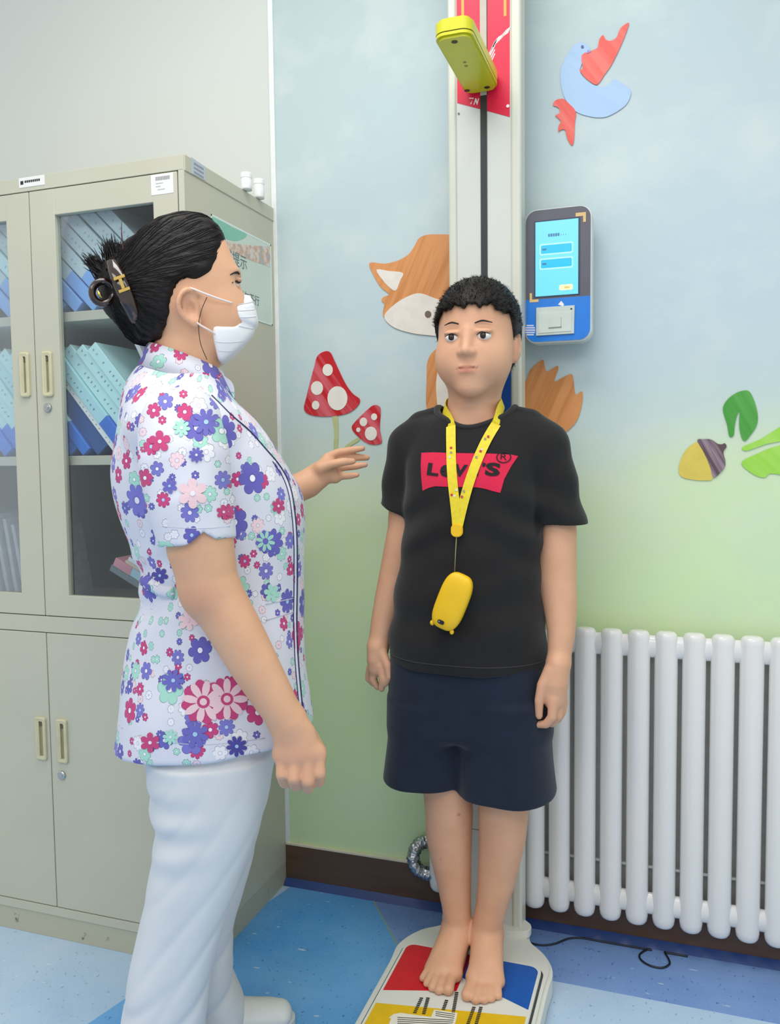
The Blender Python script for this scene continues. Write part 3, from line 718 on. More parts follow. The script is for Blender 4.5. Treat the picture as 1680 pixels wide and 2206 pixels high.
# measuring head
YEL = plain('head_yellow', 'CFCB1B', 0.32, 0.5, var=0.02, coat=0.2)
hz = 1.951
hx0, hx1, hy0, hy1 = -0.446, -0.372, 1.590, 1.852
hp = rrect(hx0, hx1, hy0, hy1, 0.022, 8)
hd = prism('measuring_head', [(x, y, hz + 0.0105) for x, y in hp], (0, 0, -0.0105), YEL, sc, 0.005, SO)
hp2 = rrect(hx0 - 0.0005, hx1 + 0.0005, hy0 - 0.0005, hy1, 0.0225, 8)
prism('head_cover', [(x, y, hz + 0.0125) for x, y in hp2], (0, 0, 0.026), YEL, hd, 0.006, SO)
hp3 = rrect(hx0 + 0.001, hx1 - 0.001, hy0 + 0.001, hy1 - 0.001, 0.021, 8)
prism('head_seam', [(x, y, hz + 0.0100) for x, y in hp3], (0, 0, 0.003), plain('seam_olive', '55510A', 0.6), hd, 0, SO)
for px, py in ((979, 90), (1006, 195), (1049, 188)):
    p = onz(px, py, hz)
    V, Fc = sweep([(p[0], p[1], hz + 0.001), (p[0], p[1], hz - 0.0006)], 0.0062, 14); mk('screw', V, Fc, plain('screw_dark', '3A3512', 0.5), hd, False, SO)
for px, py in ((1001, 134), (1004, 142)):
    p = onz(px, py, hz)
    V, Fc = sweep([(p[0], p[1], hz + 0.001), (p[0], p[1], hz - 0.0004)], 0.0038, 10); mk('sensor', V, Fc, plain('sensor_amber', '9A7A12', 0.4), hd, False, SO)
# base
bx0, bx1 = -0.583, -0.238
zb1 = 0.052
out2 = [(bx0, 1.36), (bx1, 1.36), (bx1, 1.50), (bx1, 1.66), (bx1 + 0.001, 1.735), (-0.262, 1.79), (-0.300, 1.830), (-0.318, 1.875), (-0.40, 1.90), (-0.490, 1.875), (-0.515, 1.830), (-0.555, 1.795), (bx0 - 0.002, 1.735), (bx0, 1.66), (bx0, 1.50)]
o2 = [(bx0 + 0.03, 1.33), (bx0, 1.36)] + [tuple(p) for p in crom(out2[2:] , 5, False)][::-1][:0]
cur = crom(np.array(out2[2:]), 5, False)
outl = [(bx0 + 0.012, 1.345), (bx1 - 0.012, 1.345), (bx1, 1.357)] + [tuple(p) for p in cur] + [(bx0, 1.357)]
prism('base', [(x, y, 0.004) for x, y in outl], (0, 0, zb1 - 0.004), WHP, sc, 0.008, SO)
ramp_c = [(-0.305, 1.845), (-0.335, 1.828), (-0.41, 1.824), (-0.485, 1.828), (-0.513, 1.845), (-0.500, 1.885), (-0.41, 1.908), (-0.318, 1.885)]
prism('column_socket', [(x, y, zb1 - 0.004) for x, y in crom(ramp_c, 4)], (0, 0, 0.016), WHP, sc, 0.003, SO)
gx0, gx1, gy0, gy1 = -0.563, -0.257, 1.362, 1.722
g = rrect(gx0 - 0.0045, gx1 + 0.0045, gy0 - 0.004, gy1 + 0.003, 0.024, 6)
prism('groove', [(x, y, zb1 - 0.002) for x, y in g], (0, 0, 0.0030), plain('groove_dark', '3B3F40', 0.6), sc, 0, SO)
g = rrect(gx0, gx1, gy0, gy1, 0.022, 6)
ptop = zb1 + 0.008
prism('foot_plate', [(x, y, zb1) for x, y in g], (0, 0, 0.008), WHP, sc, 0.001, SO)
def plz(x, y): p = onz(x, y, ptop); return (p[0], p[1], ptop - 0.0005)
def plate_print(name, px, mat, lift=0.0011):
    return prism(name, [plz(*p) for p in px], (0, 0, lift), mat, sc, 0, SO)
ix0, ix1, iy1 = gx0 + 0.006, gx1 - 0.006, gy1 - 0.006
def arc(cx, cy, r, a0, a1, n=6): return [(cx + r * math.cos(math.radians(a0 + (a1 - a0) * k / n)), cy + r * math.sin(math.radians(a0 + (a1 - a0) * k / n))) for k in range(n + 1)]
a = plz(905, 2134); c = plz(835, 2133); dd_ = (a[1] - c[1]) / (a[0] - c[0])
redy = lambda x: c[1] + dd_ * (x - c[0])
midx = -0.412
prism('red_print', [(x, y, ptop - 0.0005) for x, y in [(midx, redy(midx)), (midx, iy1)] + arc(ix0 + 0.02, iy1 - 0.02, 0.02, 90, 180) + [(ix0, redy(ix0))]], (0, 0, 0.0009), plain('plate_red', 'D01326', 0.35), sc, 0, SO)
a = plz(1085, 2150); c = plz(1132, 2173); dd2 = (a[1] - c[1]) / (a[0] - c[0])
bluey = lambda x: a[1] + dd2 * (x - a[0])
prism('blue_print', [(x, y, ptop - 0.0005) for x, y in [(ix1, bluey(ix1))] + arc(ix1 - 0.02, iy1 - 0.02, 0.02, 0, 90) + [(midx, iy1), (midx, bluey(midx) if bluey(midx) < iy1 else iy1 - 0.001)]], (0, 0, 0.0009), plain('plate_blue', '0B56AE', 0.35), sc, 0, SO)
a = plz(815, 2161); c = plz(1126, 2190); dd3 = (c[1] - a[1]) / (c[0] - a[0])
yely = lambda x: a[1] + dd3 * (x - a[0])
prism('yellow_print', [(x, y, ptop - 0.0005) for x, y in [(ix0, gy0 + 0.006), (ix1, gy0 + 0.006), (ix1, yely(ix1)), (ix0, yely(ix0))]], (0, 0, 0.0009), plain('plate_yellow', 'E2B80C', 0.35), sc, 0, SO)
# striped animal print on the plate: body of alternate strokes, ears, legs of short black bars
WP2 = plain('plate_print_white', 'E9E6D6', 0.4); BK = plain('plate_print_black', '33332C', 0.4)
plate_print('animal_body', [(846, 2186), (862, 2183), (928, 2192), (935, 2176), (985, 2183), (982, 2200), (970, 2230), (900, 2230), (838, 2206)], WP2, 0.0016)
plate_print('animal_ear', [(838, 2193), (846, 2187), (860, 2188), (858, 2200)], WP2, 0.0013)
for k in range(9):
    y0 = 2180 + k * 4.2
    xa = 938 if y0 < 2189 else 856
    plate_print('black_line', [(xa, y0 - (0 if xa > 900 else 0)), (980 - k, y0 + 6), (980 - k, y0 + 7.2), (xa, y0 + 1.2)], BK, 0.0020)
def leg_bars(xa, ya, xb, yb):
    n = int(abs(yb - ya) / 3.6)
    for k in range(n):
        f_ = k / n; x = xa + (xb - xa) * f_; y = ya + (yb - ya) * f_
        plate_print('black_bar', [(x - 4.0, y), (x + 3.4, y + 0.6), (x + 3.4, y + 2.4), (x - 4.0, y + 1.8)], BK, 0.0020)
for L in ((908, 2150, 892, 2185), (922, 2150, 912, 2187), (962, 2155, 954, 2178), (984, 2138, 976, 2184), (1021, 2170, 1003, 2220), (1036, 2170, 1022, 2220)):
    leg_bars(*L)

# ---- screen unit beside the column
KY = 1.905
ks = empty('touch_screen_terminal', (-0.255, KY + 0.02, 1.415)); tag(ks, 'dark grey and blue touch screen terminal beside the scale column', 'terminal')
KO = rel(ks)
def kp(x, y, Y=KY): p = ony(x, y, Y); return p[0], p[2]
kx0, _ = kp(1131.5, 600); kx1, _ = kp(1273, 600); _, kz1 = kp(1200, 447.5); _, kz0 = kp(1200, 735)
def kpr(name, pts, y, th, mat, parent=None, bev=0.0):
    return prism(name, [(x, y, z) for x, z in pts], (0, -th, 0), mat, parent or ks, bev, KO)
kpr('housing', rrect(kx0 - 0.001, kx1 + 0.001, kz0 - 0.002, kz1 + 0.001, 0.026, 8), KY + 0.045, 0.044, plain('terminal_shell', 'D5DAD8', 0.4), None, 0.003)
box('wall_bracket', (-0.30, KY + 0.045, kz0 + 0.06), (-0.21, YW - 0.0005, kz1 - 0.06), plain('terminal_shell', 'D5DAD8'), ks, 0.002, 2, KO)
DGREY = plain('terminal_grey', '575762', 0.35)
KBLUE = plain('terminal_blue', '0A78D6', 0.35)
zs_ = kp(1200, 642)[1]
rr_ = rrect(kx0 + 0.0015, kx1 - 0.0015, kz0 + 0.001, kz1 - 0.0015, 0.024, 8)
up_ = [p for p in rr_ if p[1] > zs_] 
kpr('upper_face', [(kx1 - 0.0015, zs_)] + up_ + [(kx0 + 0.0015, zs_)], KY + 0.001, 0.0012, DGREY)
lo_ = [p for p in rr_ if p[1] <= zs_]
kpr('lower_face', lo_ + [(kx1 - 0.0015, zs_), (kx0 + 0.0015, zs_)], KY + 0.001, 0.0012, KBLUE)
fy = KY - 0.0002
def emis(name, col, strength):
    m, t, b = newmat(name, 0.2, 0.5)
    co = t.coord(); n = t.noise(co, 5, 2)
    c = lin(col); t.link(t.ramp(n, [(0.3, tuple(v * 0.95 for v in c[:3]) + (1,)), (0.7, c)]), b.inputs['Emission Color'])
    b.inputs['Base Color'].default_value = tuple(v * 0.3 for v in c[:3]) + (1,)
    b.inputs['Emission Strength'].default_value = strength
    return m
SCR = emis('screen_cyan', '72DDFA', 0.85); SCB = emis('screen_button', '10BFF4', 0.85); SCW = emis('screen_line', 'B4FBFF', 0.95); SCY = emis('screen_yellow', 'F5EDB8', 0.95)
sx0, sz0_ = kp(1153, 640); sx1, sz1_ = kp(1246, 478)
sx0 = kp(1153.5, 560)[0]; sx1 = kp(1245.5, 555)[0]; sz1_ = kp(1200, 475)[1]; sz0_ = kp(1200, 636)[1]
kpr('screen_bezel', [(sx0 - 0.003, sz0_ - 0.003), (sx1 + 0.004, sz0_ - 0.003), (sx1 + 0.004, sz1_ + 0.003), (sx0 - 0.003, sz1_ + 0.003)], fy, 0.0008, plain('bezel_navy', '1E3350', 0.3))
scn = kpr('screen', [(sx0, sz0_), (sx1, sz0_), (sx1, sz1_), (sx0, sz1_)], fy - 0.0008, 0.0006, SCR)
W_, H_ = sx1 - sx0, sz1_ - sz0_
def scr(name, u0, u1, v0, v1, r, o, mat): return kpr(name, rrect(sx0 + u0 * W_, sx0 + u1 * W_, sz0_ + v0 * H_, sz0_ + v1 * H_, r, 4), fy - 0.0014 - o, 0.0003, mat, scn)
for v0, v1 in ((0.55, 0.70), (0.355, 0.505)):
    scr('button_outline', 0.10, 0.88, v0, v1, 0.004, 0, SCW)
    scr('button', 0.13, 0.855, v0 + 0.018, v1 - 0.018, 0.003, 0.0004, SCB)
scr('confirm_button', 0.56, 0.88, 0.06, 0.135, 0.004, 0, SCY)
scr('confirm_text', 0.68, 0.80, 0.082, 0.108, 0.0005, 0.0004, emis('screen_tan', 'D8C070', 0.9))
SINK = emis('screen_ink', '3C86B4', 0.6)
for k in range(5): scr('screen_text', 0.30 + 0.055 * k, 0.345 + 0.055 * k, 0.79, 0.83, 0.0003, 0.0002, SINK)
for k in range(3): scr('screen_text', 0.60 + 0.05 * k, 0.615 + 0.05 * k, 0.797, 0.808, 0.0002, 0.0002, SINK)
for v in (0.625, 0.43):
    scr('button_text', 0.16, 0.26, v - 0.012, v + 0.012, 0.0003, 0.0008, SINK)
BRK = plain('bracket_tan', 'E3BE82', 0.5)
for ci, (xa, ya, xb, yb) in enumerate(((1240, 459, 1262, 464.5), (1256, 459, 1262, 478), (1141, 632, 1146, 650), (1141, 646, 1160, 650.5))):
    x0_, z1__ = kp(xa, ya); x1_, z0__ = kp(xb, yb)
    kpr('corner_mark', [(x0_, z0__), (x1_, z0__), (x1_, z1__), (x0_, z1__)], fy, 0.0006 + 0.0002 * (ci % 2), BRK)
LG = plain('printer_grey', 'C6CFC8', 0.45)
q = [kp(1155.5, 663.5), kp(1238, 658), kp(1236.5, 719), kp(1155, 724)]
pr = kpr('printer_door', [q[3], q[2], q[1], q[0]], fy, 0.004, LG, None, 0.0008)
q = [kp(1160, 675), kp(1232, 671), kp(1231, 714), kp(1160, 719)]
kpr('printer_lid', [q[3], q[2], q[1], q[0]], fy - 0.004, 0.0012, plain('printer_pale', 'CBD4CC', 0.45), pr, 0.0005)
q = [kp(1182, 706), kp(1209.5, 704), kp(1209.5, 707), kp(1182, 709)]
kpr('paper_slot', [q[3], q[2], q[1], q[0]], fy - 0.0051, 0.0004, plain('slot_grey', '7E8680', 0.5), pr)
q = [kp(1208.5, 684), kp(1210, 684), kp(1210, 706), kp(1208.5, 706)]
kpr('lid_line', [q[3], q[2], q[1], q[0]], fy - 0.0051, 0.0004, plain('slot_pale', 'A9B2AA', 0.5), pr)
kpr('led', [kp(*p) for p in disc_px(1231, 666, 2, 2, 10)], fy - 0.0039, 0.0006, plain('ink_black', '1E1E20'), pr)
q = [kp(1202, 656), kp(1209, 648), kp(1215, 656), kp(1213, 660)]
kpr('arrow_mark', q, fy, 0.0005, plain('print_white', 'EDE6E4'), None)
for k in range(5):
    w = math.sqrt(max(0, 1 - ((k - 2) / 2.8) ** 2)) * 11
    q = [kp(1142 - w, 700 + k * 4.9), kp(1142 + w, 700 + k * 4.9), kp(1142 + w, 703 + k * 4.9), kp(1142 - w, 703 + k * 4.9)]
    kpr('speaker_stripe', [q[3], q[2], q[1], q[0]], fy, 0.0005, plain('stripe_lilac', 'DAD8EE', 0.4))

# ---- black cord on the floor
CORD = plain('cord_black', '1B1E26', 0.4)
fz = 0.0035
pts = [onz(*p, fz) for p in ((1136, 2030), (1166, 2036), (1195, 2033), (1225, 2022), (1255, 2008), (1290, 1997), (1320, 1994), (1360, 1998), (1395, 2005), (1404, 2020), (1395, 2040), (1378, 2056), (1381, 2068), (1400, 2080), (1425, 2085), (1441, 2078), (1441, 2068), (1432, 2050), (1436, 2030), (1450, 2018), (1480, 2008))]
pts = [np.array([p[0], min(p[1], 1.952), p[2]]) for p in pts]
o = tube('power_cord', pts, 0.0022, CORD, None, 8, 6, None, pts[4]); tag(o, 'thin black cord trailing from the scale to a loop below the radiator', 'cord')
pts = [onz(*p, fz) for p in ((1625, 2048), (1645, 2062), (1665, 2076), (1700, 2090))]
o = tube('power_cord', pts, 0.0022, CORD, None, 8, 6, None, pts[1]); tag(o, 'short black cord on the floor at the far right below the radiator', 'cord')
# ================================================================== ORGANIC SHAPES: signed distance fields turned into one continuous mesh
class Sdf:
    def __init__(s, lo, hi, h):
        s.lo = np.array(lo, float); s.h = h
        s.n = np.ceil((np.array(hi) - s.lo) / h).astype(int) + 1
        s.ax = [s.lo[i] + h * np.arange(s.n[i]) for i in range(3)]
        s.D = np.full(tuple(s.n), 0.5, np.float32)
    def sl(s, lo, hi, pad):
        a = np.clip(np.floor((np.asarray(lo) - pad - s.lo) / s.h).astype(int), 0, s.n - 1)
        b = np.clip(np.ceil((np.asarray(hi) + pad - s.lo) / s.h).astype(int) + 1, 1, s.n)
        S = tuple(slice(a[i], max(b[i], a[i] + 1)) for i in range(3))
        X = s.ax[0][S[0]][:, None, None]; Y = s.ax[1][S[1]][None, :, None]; Z = s.ax[2][S[2]][None, None, :]
        return S, X, Y, Z
    def op(s, S, d, k, mode='add'):
        A = s.D[S]; d = d.astype(np.float32)
        if mode == 'add':
            r = np.minimum(A, d)
            if k > 0:
                hh = np.maximum(k - np.abs(A - d), 0) / k; r = r - hh * hh * k * 0.25
        else:
            if mode == 'sub': d = -d
            r = np.maximum(A, d)
            if k > 0:
                hh = np.maximum(k - np.abs(A - d), 0) / k; r = r + hh * hh * k * 0.25
        s.D[S] = r
    @staticmethod
    def _cone(X, Y, Z, p0, p1, r0, r1, sq=None):
        p0 = np.asarray(p0, float); p1 = np.asarray(p1, float); ab = p1 - p0; L = ab @ ab + 1e-12
        dx, dy, dz = X - p0[0], Y - p0[1], Z - p0[2]
        t = np.clip((dx * ab[0] + dy * ab[1] + dz * ab[2]) / L, 0, 1)
        dx = dx - t * ab[0]; dy = dy - t * ab[1]; dz = dz - t * ab[2]
        if sq is not None:
            a, f = sq; a = np.asarray(a, float)
            q = (dx * a[0] + dy * a[1] + dz * a[2]) * (1.0 / f - 1)
            dx = dx + q * a[0]; dy = dy + q * a[1]; dz = dz + q * a[2]
        return np.sqrt(dx * dx + dy * dy + dz * dz) - (r0 + (r1 - r0) * t)
    def chain(s, pts, rads, k=0.01, sq=None, mode='add', ki=0.0):
        pts = [np.asarray(p, float) for p in pts]
        rads = [rads] * len(pts) if np.isscalar(rads) else rads
        R = max(rads) * (max(1.0, sq[1]) if sq else 1.0)
        S, X, Y, Z = s.sl(np.min(pts, 0), np.max(pts, 0), R + k + 4 * s.h)
        d = None
        for i in range(max(1, len(pts) - 1)):
            j = min(i + 1, len(pts) - 1)
            e = s._cone(X, Y, Z, pts[i], pts[j], rads[i], rads[j], sq)
            d = e if d is None else np.minimum(d, e)
        s.op(S, d, k, mode)
    def ell(s, c, r, k=0.01, rot=None, mode='add'):
        c = np.asarray(c, float); r = np.asarray(r, float)
        R = max(r)
        S, X, Y, Z = s.sl(c, c, R + k + 4 * s.h)
        x, y, z = X - c[0], Y - c[1], Z - c[2]
        if rot is not None:
            q = np.asarray(rot, float)
            x, y, z = (q[0][0] * x + q[0][1] * y + q[0][2] * z), (q[1][0] * x + q[1][1] * y + q[1][2] * z), (q[2][0] * x + q[2][1] * y + q[2][2] * z)
        k0 = np.sqrt((x / r[0]) ** 2 + (y / r[1]) ** 2 + (z / r[2]) ** 2)
        k1 = np.sqrt((x / r[0] ** 2) ** 2 + (y / r[1] ** 2) ** 2 + (z / r[2] ** 2) ** 2) + 1e-9
        s.op(S, k0 * (k0 - 1) / k1, k, mode)
    def sections(s, secs, p=2.2, k=0.01, top=None, bot=None, grow=0.0, tilt=None, round_=0.006, mode='add'):
        """stack of ellipses: rows (z, cx, cy, a, b)"""
        secs = np.asarray(sorted(secs), float)
        zz = np.linspace(secs[0, 0], secs[-1, 0], 200)
        cur = crom(secs, 12, False); o = np.argsort(cur[:, 0]); cur = cur[o]
        z0 = secs[0, 0] if bot is None else bot; z1 = secs[-1, 0] if top is None else top
        m = max(secs[:, 3].max(), secs[:, 4].max()) + grow
        lo = (secs[:, 1].min() - m, secs[:, 2].min() - m, z0 - 0.04); hi = (secs[:, 1].max() + m, secs[:, 2].max() + m, z1 + 0.04)
        S, X, Y, Z = s.sl(lo, hi, k + 4 * s.h)
        f = lambda c: np.interp(Z.ravel(), cur[:, 0], cur[:, c])[None, None, :]
        a, b_ = f(3) + grow, f(4) + grow
        q = (np.abs((X - f(1)) / a) ** p + np.abs((Y - f(2)) / b_) ** p) ** (1.0 / p)
        d = (q - 1) * np.minimum(a, b_)
        zl = z0 - Z; zh = Z - z1
        if tilt is not None: zl = zl + tilt[0] * (X - tilt[2]) + tilt[1] * (Y - tilt[3])
        for e in (zl, zh):
            e = e + 0 * d
            r = np.maximum(d, e); hh = np.maximum(round_ - np.abs(d - e), 0) / round_; d = r + hh * hh * round_ * 0.25
        s.op(S, d, k, mode)
    def field(s):
        return s.ax[0][:, None, None], s.ax[1][None, :, None], s.ax[2][None, None, :]
    def mesh(s, smooth=1):
        D = s.D; ins = D < 0
        c = np.zeros(tuple(s.n - 1), np.int8)
        offs = [(i, j, k) for i in (0, 1) for j in (0, 1) for k in (0, 1)]
        nx, ny, nz = s.n
        for i, j, k in offs: c += ins[i:nx - 1 + i, j:ny - 1 + j, k:nz - 1 + k]
        act = (c > 0) & (c < 8)
        I, J, K = np.nonzero(act)
        vals = np.stack([D[I + i, J + j, K + k] for i, j, k in offs], 1)
        acc = np.zeros((len(I), 3)); cnt = np.zeros(len(I))
        for a in range(8):
            for b in range(a + 1, 8):
                da = np.array(offs[b]) - np.array(offs[a])
                if np.abs(da).sum() != 1: continue
                va, vb = vals[:, a], vals[:, b]; cr = (va < 0) != (vb < 0)
                t = np.where(cr, va / np.where(cr, va - vb, 1), 0)
                acc += np.where(cr[:, None], np.array(offs[a]) + t[:, None] * da, 0); cnt += cr
        V = s.lo + s.h * (np.stack([I, J, K], 1) + acc / cnt[:, None])
        ids = np.full(tuple(s.n - 1), -1, np.int32); ids[I, J, K] = np.arange(len(I))
        Q = []
        for ax in range(3):
            sl0 = [slice(1, -1)] * 3; sl0[ax] = slice(0, -1); sl1 = [slice(1, -1)] * 3; sl1[ax] = slice(1, None)
            A, B = ins[tuple(sl0)], ins[tuple(sl1)]
            for flip, msk in ((False, A & ~B), (True, ~A & B)):
                e = list(np.nonzero(msk))
                for t in range(3):
                    if t != ax: e[t] = e[t] + 1
                u, w = (ax + 1) % 3, (ax + 2) % 3
                def cid(du, dw):
                    q = [e[0], e[1], e[2]]; q[u] = q[u] - du; q[w] = q[w] - dw
                    return ids[q[0], q[1], q[2]]
                quad = np.stack([cid(1, 1), cid(0, 1), cid(0, 0), cid(1, 0)], 1)
                Q.append(quad[:, ::-1] if flip else quad)
        Q = np.concatenate(Q); Q = Q[(Q >= 0).all(1)]
        for _ in range(smooth):
            acc = np.zeros_like(V); n = np.zeros(len(V))
            for a, b in ((0, 1), (1, 2), (2, 3), (3, 0)):
                np.add.at(acc, Q[:, a], V[Q[:, b]]); np.add.at(n, Q[:, a], 1)
                np.add.at(acc, Q[:, b], V[Q[:, a]]); np.add.at(n, Q[:, b], 1)
            V = V * 0.45 + 0.55 * acc / np.maximum(n, 1)[:, None]
        return V, Q
def wav(X, Y, Z, seed, f):
    """smooth pseudo noise from a handful of sines"""
    r = np.random.default_rng(seed); out = 0
    for _ in range(5):
        d = r.normal(size=3); d /= np.linalg.norm(d); ph = r.uniform(0, 6.28); ff = f * r.uniform(0.6, 1.5)
        out = out + np.sin(ff * (d[0] * X + d[1] * Y + d[2] * Z) + ph)
    return out / 5.0
def rotx(deg): a = math.radians(deg); return [[1, 0, 0], [0, math.cos(a), math.sin(a)], [0, -math.sin(a), math.cos(a)]]
def roty(deg): a = math.radians(deg); return [[math.cos(a), 0, -math.sin(a)], [0, 1, 0], [math.sin(a), 0, math.cos(a)]]
def rotz(deg): a = math.radians(deg); return [[math.cos(a), math.sin(a), 0], [-math.sin(a), math.cos(a), 0], [0, 0, 1]]
def tint_attr(o, vals):
    at_ = o.data.attributes.new('tint', 'FLOAT', 'POINT'); at_.data.foreach_set('value', np.asarray(vals, np.float32))
def skin_mat(name, col, lip):
    m, t, b = newmat(name, 0.48, 0.4)
    co = t.coord(); n = t.noise(co, 14, 4); n2 = t.noise(co, 160, 2)
    c = lin(col); c1 = tuple(v * w for v, w in zip(c[:3], (1.06, 1.04, 1.02))) + (1,); c0 = tuple(v * w for v, w in zip(c[:3], (0.97, 0.90, 0.87))) + (1,)
    base = t.ramp(n, [(0.3, c0), (0.7, c1)])
    at_ = t.new('ShaderNodeAttribute'); at_.attribute_name = 'tint'
    t.link(t.mix(at_.outputs['Fac'], base, lin(lip)), b.inputs['Base Color'])
    b.inputs['Subsurface Weight'].default_value = 0.12; b.inputs['Subsurface Radius'].default_value = (0.012, 0.005, 0.003); b.inputs['Subsurface Scale'].default_value = 0.5
    bn = t.new('ShaderNodeBump'); bn.inputs['Strength'].default_value = 0.06; bn.inputs['Distance'].default_value = 0.001
    t.link(n2, bn.inputs['Height']); t.link(bn.outputs[0], b.inputs['Normal'])
    return m
def cloth_mat(name, col, var=0.08, weave=900, rough=0.85):
    m, t, b = newmat(name, rough, 0.2)
    co = t.coord(); n = t.noise(co, 18, 4); c = lin(col)
    t.link(t.ramp(n, [(0.3, tuple(v * (1 - var) for v in c[:3]) + (1,)), (0.7, tuple(v * (1 + var) for v in c[:3]) + (1,))]), b.inputs['Base Color'])
    b.inputs['Sheen Weight'].default_value = 0.15
    bn = t.new('ShaderNodeBump'); bn.inputs['Strength'].default_value = 0.15; bn.inputs['Distance'].default_value = 0.0006
    t.link(t.noise(co, weave, 2), bn.inputs['Height']); t.link(bn.outputs[0], b.inputs['Normal'])
    return m
def hair_mat(name, col, stretch, scale=120):
    m, t, b = newmat(name, 0.48, 0.28)
    v = t.mapping(t.coord(), stretch); n = t.noise(v, scale, 4, 0.6); c = lin(col)
    t.link(t.ramp(n, [(0.3, tuple(x * 0.55 for x in c[:3]) + (1,)), (0.75, tuple(x * 1.7 for x in c[:3]) + (1,))]), b.inputs['Base Color'])
    bn = t.new('ShaderNodeBump'); bn.inputs['Strength'].default_value = 0.5; bn.inputs['Distance'].default_value = 0.003
    t.link(n, bn.inputs['Height']); t.link(bn.outputs[0], b.inputs['Normal'])
    return m
def bvh_of(V, Q): return BVHTree.FromPolygons([tuple(v) for v in V], [tuple(int(i) for i in q) for q in Q])
def drape(name, bm, bvh, direction, start, lift, mat, parent, origin, maxlen=0.006, step=2):
    """lay a flat sheet on a surface: vertices are cast along direction onto bvh"""
    bmesh.ops.triangulate(bm, faces=bm.faces[:])
    for _ in range(step):
        es = [e for e in bm.edges if e.calc_length() > maxlen]
        if not es: break
        bmesh.ops.subdivide_edges(bm, edges=es, cuts=1); bmesh.ops.triangulate(bm, faces=bm.faces[:])
    d = Vector(direction)
    for v in bm.verts:
        hit, nrm, idx, dist = bvh.ray_cast(v.co - d * start, d)
        if hit is not None: v.co = hit - d * lift
    return from_bm(name, bm, mat, parent, True, origin)

# ================================================================== THE BOY ON THE SCALE
BY = 1.705
PT = 0.060                                   # top of the foot plate
def P(x, y, Y=BY): return ony(x, y, Y)
boy = empty('person', (-0.405, 1.66, PT)); tag(boy, 'child in black printed T-shirt and navy shorts standing barefoot on the scale', 'person')
BO = rel(boy)
SKIN_B = skin_mat('child_skin', 'D7A888', 'B8705E')
px = mpp(P(1010, 1000))
body = Sdf((-0.66, 1.525, 0.052), (-0.12, 1.835, 1.515), 0.0027)
# head ---------------------------------------------------------------
HC = P(1028, 735, 1.690)
hx, hy, hz_ = HC
def hp_(x, y, z): return (hx + x, hy + y, hz_ + z)
body.ell(hp_(0, 0.006, 0.030), (0.079, 0.094, 0.088), 0)
body.ell(hp_(0, -0.016, -0.036), (0.073, 0.075, 0.080), 0.03)
body.ell(hp_(0.036, -0.046, -0.044), (0.033, 0.030, 0.036), 0.035)
body.ell(hp_(-0.036, -0.046, -0.044), (0.033, 0.030, 0.036), 0.035)
body.ell(hp_(0, -0.066, -0.098), (0.026, 0.022, 0.020), 0.025)
body.ell(hp_(0, -0.072, -0.064), (0.030, 0.018, 0.022), 0.02)
for sx in (-1, 1):
    body.ell(hp_(sx * 0.032, -0.101, 0.001), (0.017, 0.0125, 0.009), 0.018, None, 'sub')
    body.ell(hp_(sx * 0.032, -0.0815, 0.0070), (0.0170, 0.0125, 0.0050), 0.008)
    # ear
    body.ell(hp_(sx * 0.079, 0.012, -0.012), (0.010, 0.019, 0.031), 0.006, rotx(-8))
    body.ell(hp_(sx * 0.087, 0.008, -0.008), (0.006, 0.010, 0.018), 0.004, None, 'sub')
    body.ell(hp_(sx * 0.076, 0.006, -0.038), (0.007, 0.009, 0.010), 0.005)
body.chain([hp_(0, -0.086, 0.008), hp_(0, -0.096, -0.016), hp_(0, -0.100, -0.030)], [0.0060, 0.0080, 0.0105], 0.014)
for sx in (-1, 1):
    body.ell(hp_(sx * 0.0110, -0.094, -0.033), (0.0070, 0.008, 0.0065), 0.007)
    body.ell(hp_(sx * 0.0060, -0.103, -0.0425), (0.0032, 0.0045, 0.003), 0.003, None, 'sub')
body.ell(hp_(0, -0.0885, -0.0605), (0.021, 0.0085, 0.0045), 0.004)
body.ell(hp_(0, -0.0885, -0.0700), (0.018, 0.0090, 0.0055), 0.004)
body.chain([hp_(-0.023, -0.087, -0.0615), hp_(0, -0.099, -0.0655), hp_(0.023, -0.087, -0.0615)], 0.0014, 0.002, None, 'sub')
# neck, shoulders, trunk (under the shirt) ---------------------------------
body.chain([P(1024, 800, 1.705), P(1022, 870, 1.708), P(1018, 930, 1.712)], [0.050, 0.0555, 0.060], 0.03)
tsec = [(880, 985, 1062, 0.055, 0), (905, 930, 1115, 0.060, 0), (930, 890, 1150, 0.070, 0), (985, 884, 1168, 0.088, 0), (1050, 880, 1168, 0.094, 0), (1150, 876, 1166, 0.098, 0), (1250, 866, 1170, 0.104, 0), (1330, 856, 1174, 0.110, 0), (1450, 850, 1172, 0.108, 0), (1540, 856, 1176, 0.100, 0)]
def boysec(rows, Yc=BY, grow=0.0):
    out = []
    for y, xl, xr, b, dy in rows:
        a, c = P(xl, y, Yc + dy), P(xr, y, Yc + dy)
        out.append(((a[2] + c[2]) / 2, (a[0] + c[0]) / 2, Yc + dy, (c[0] - a[0]) / 2 + grow, b + grow))
    return out
body.sections(boysec(tsec, BY, -0.012), 2.3, 0.02)
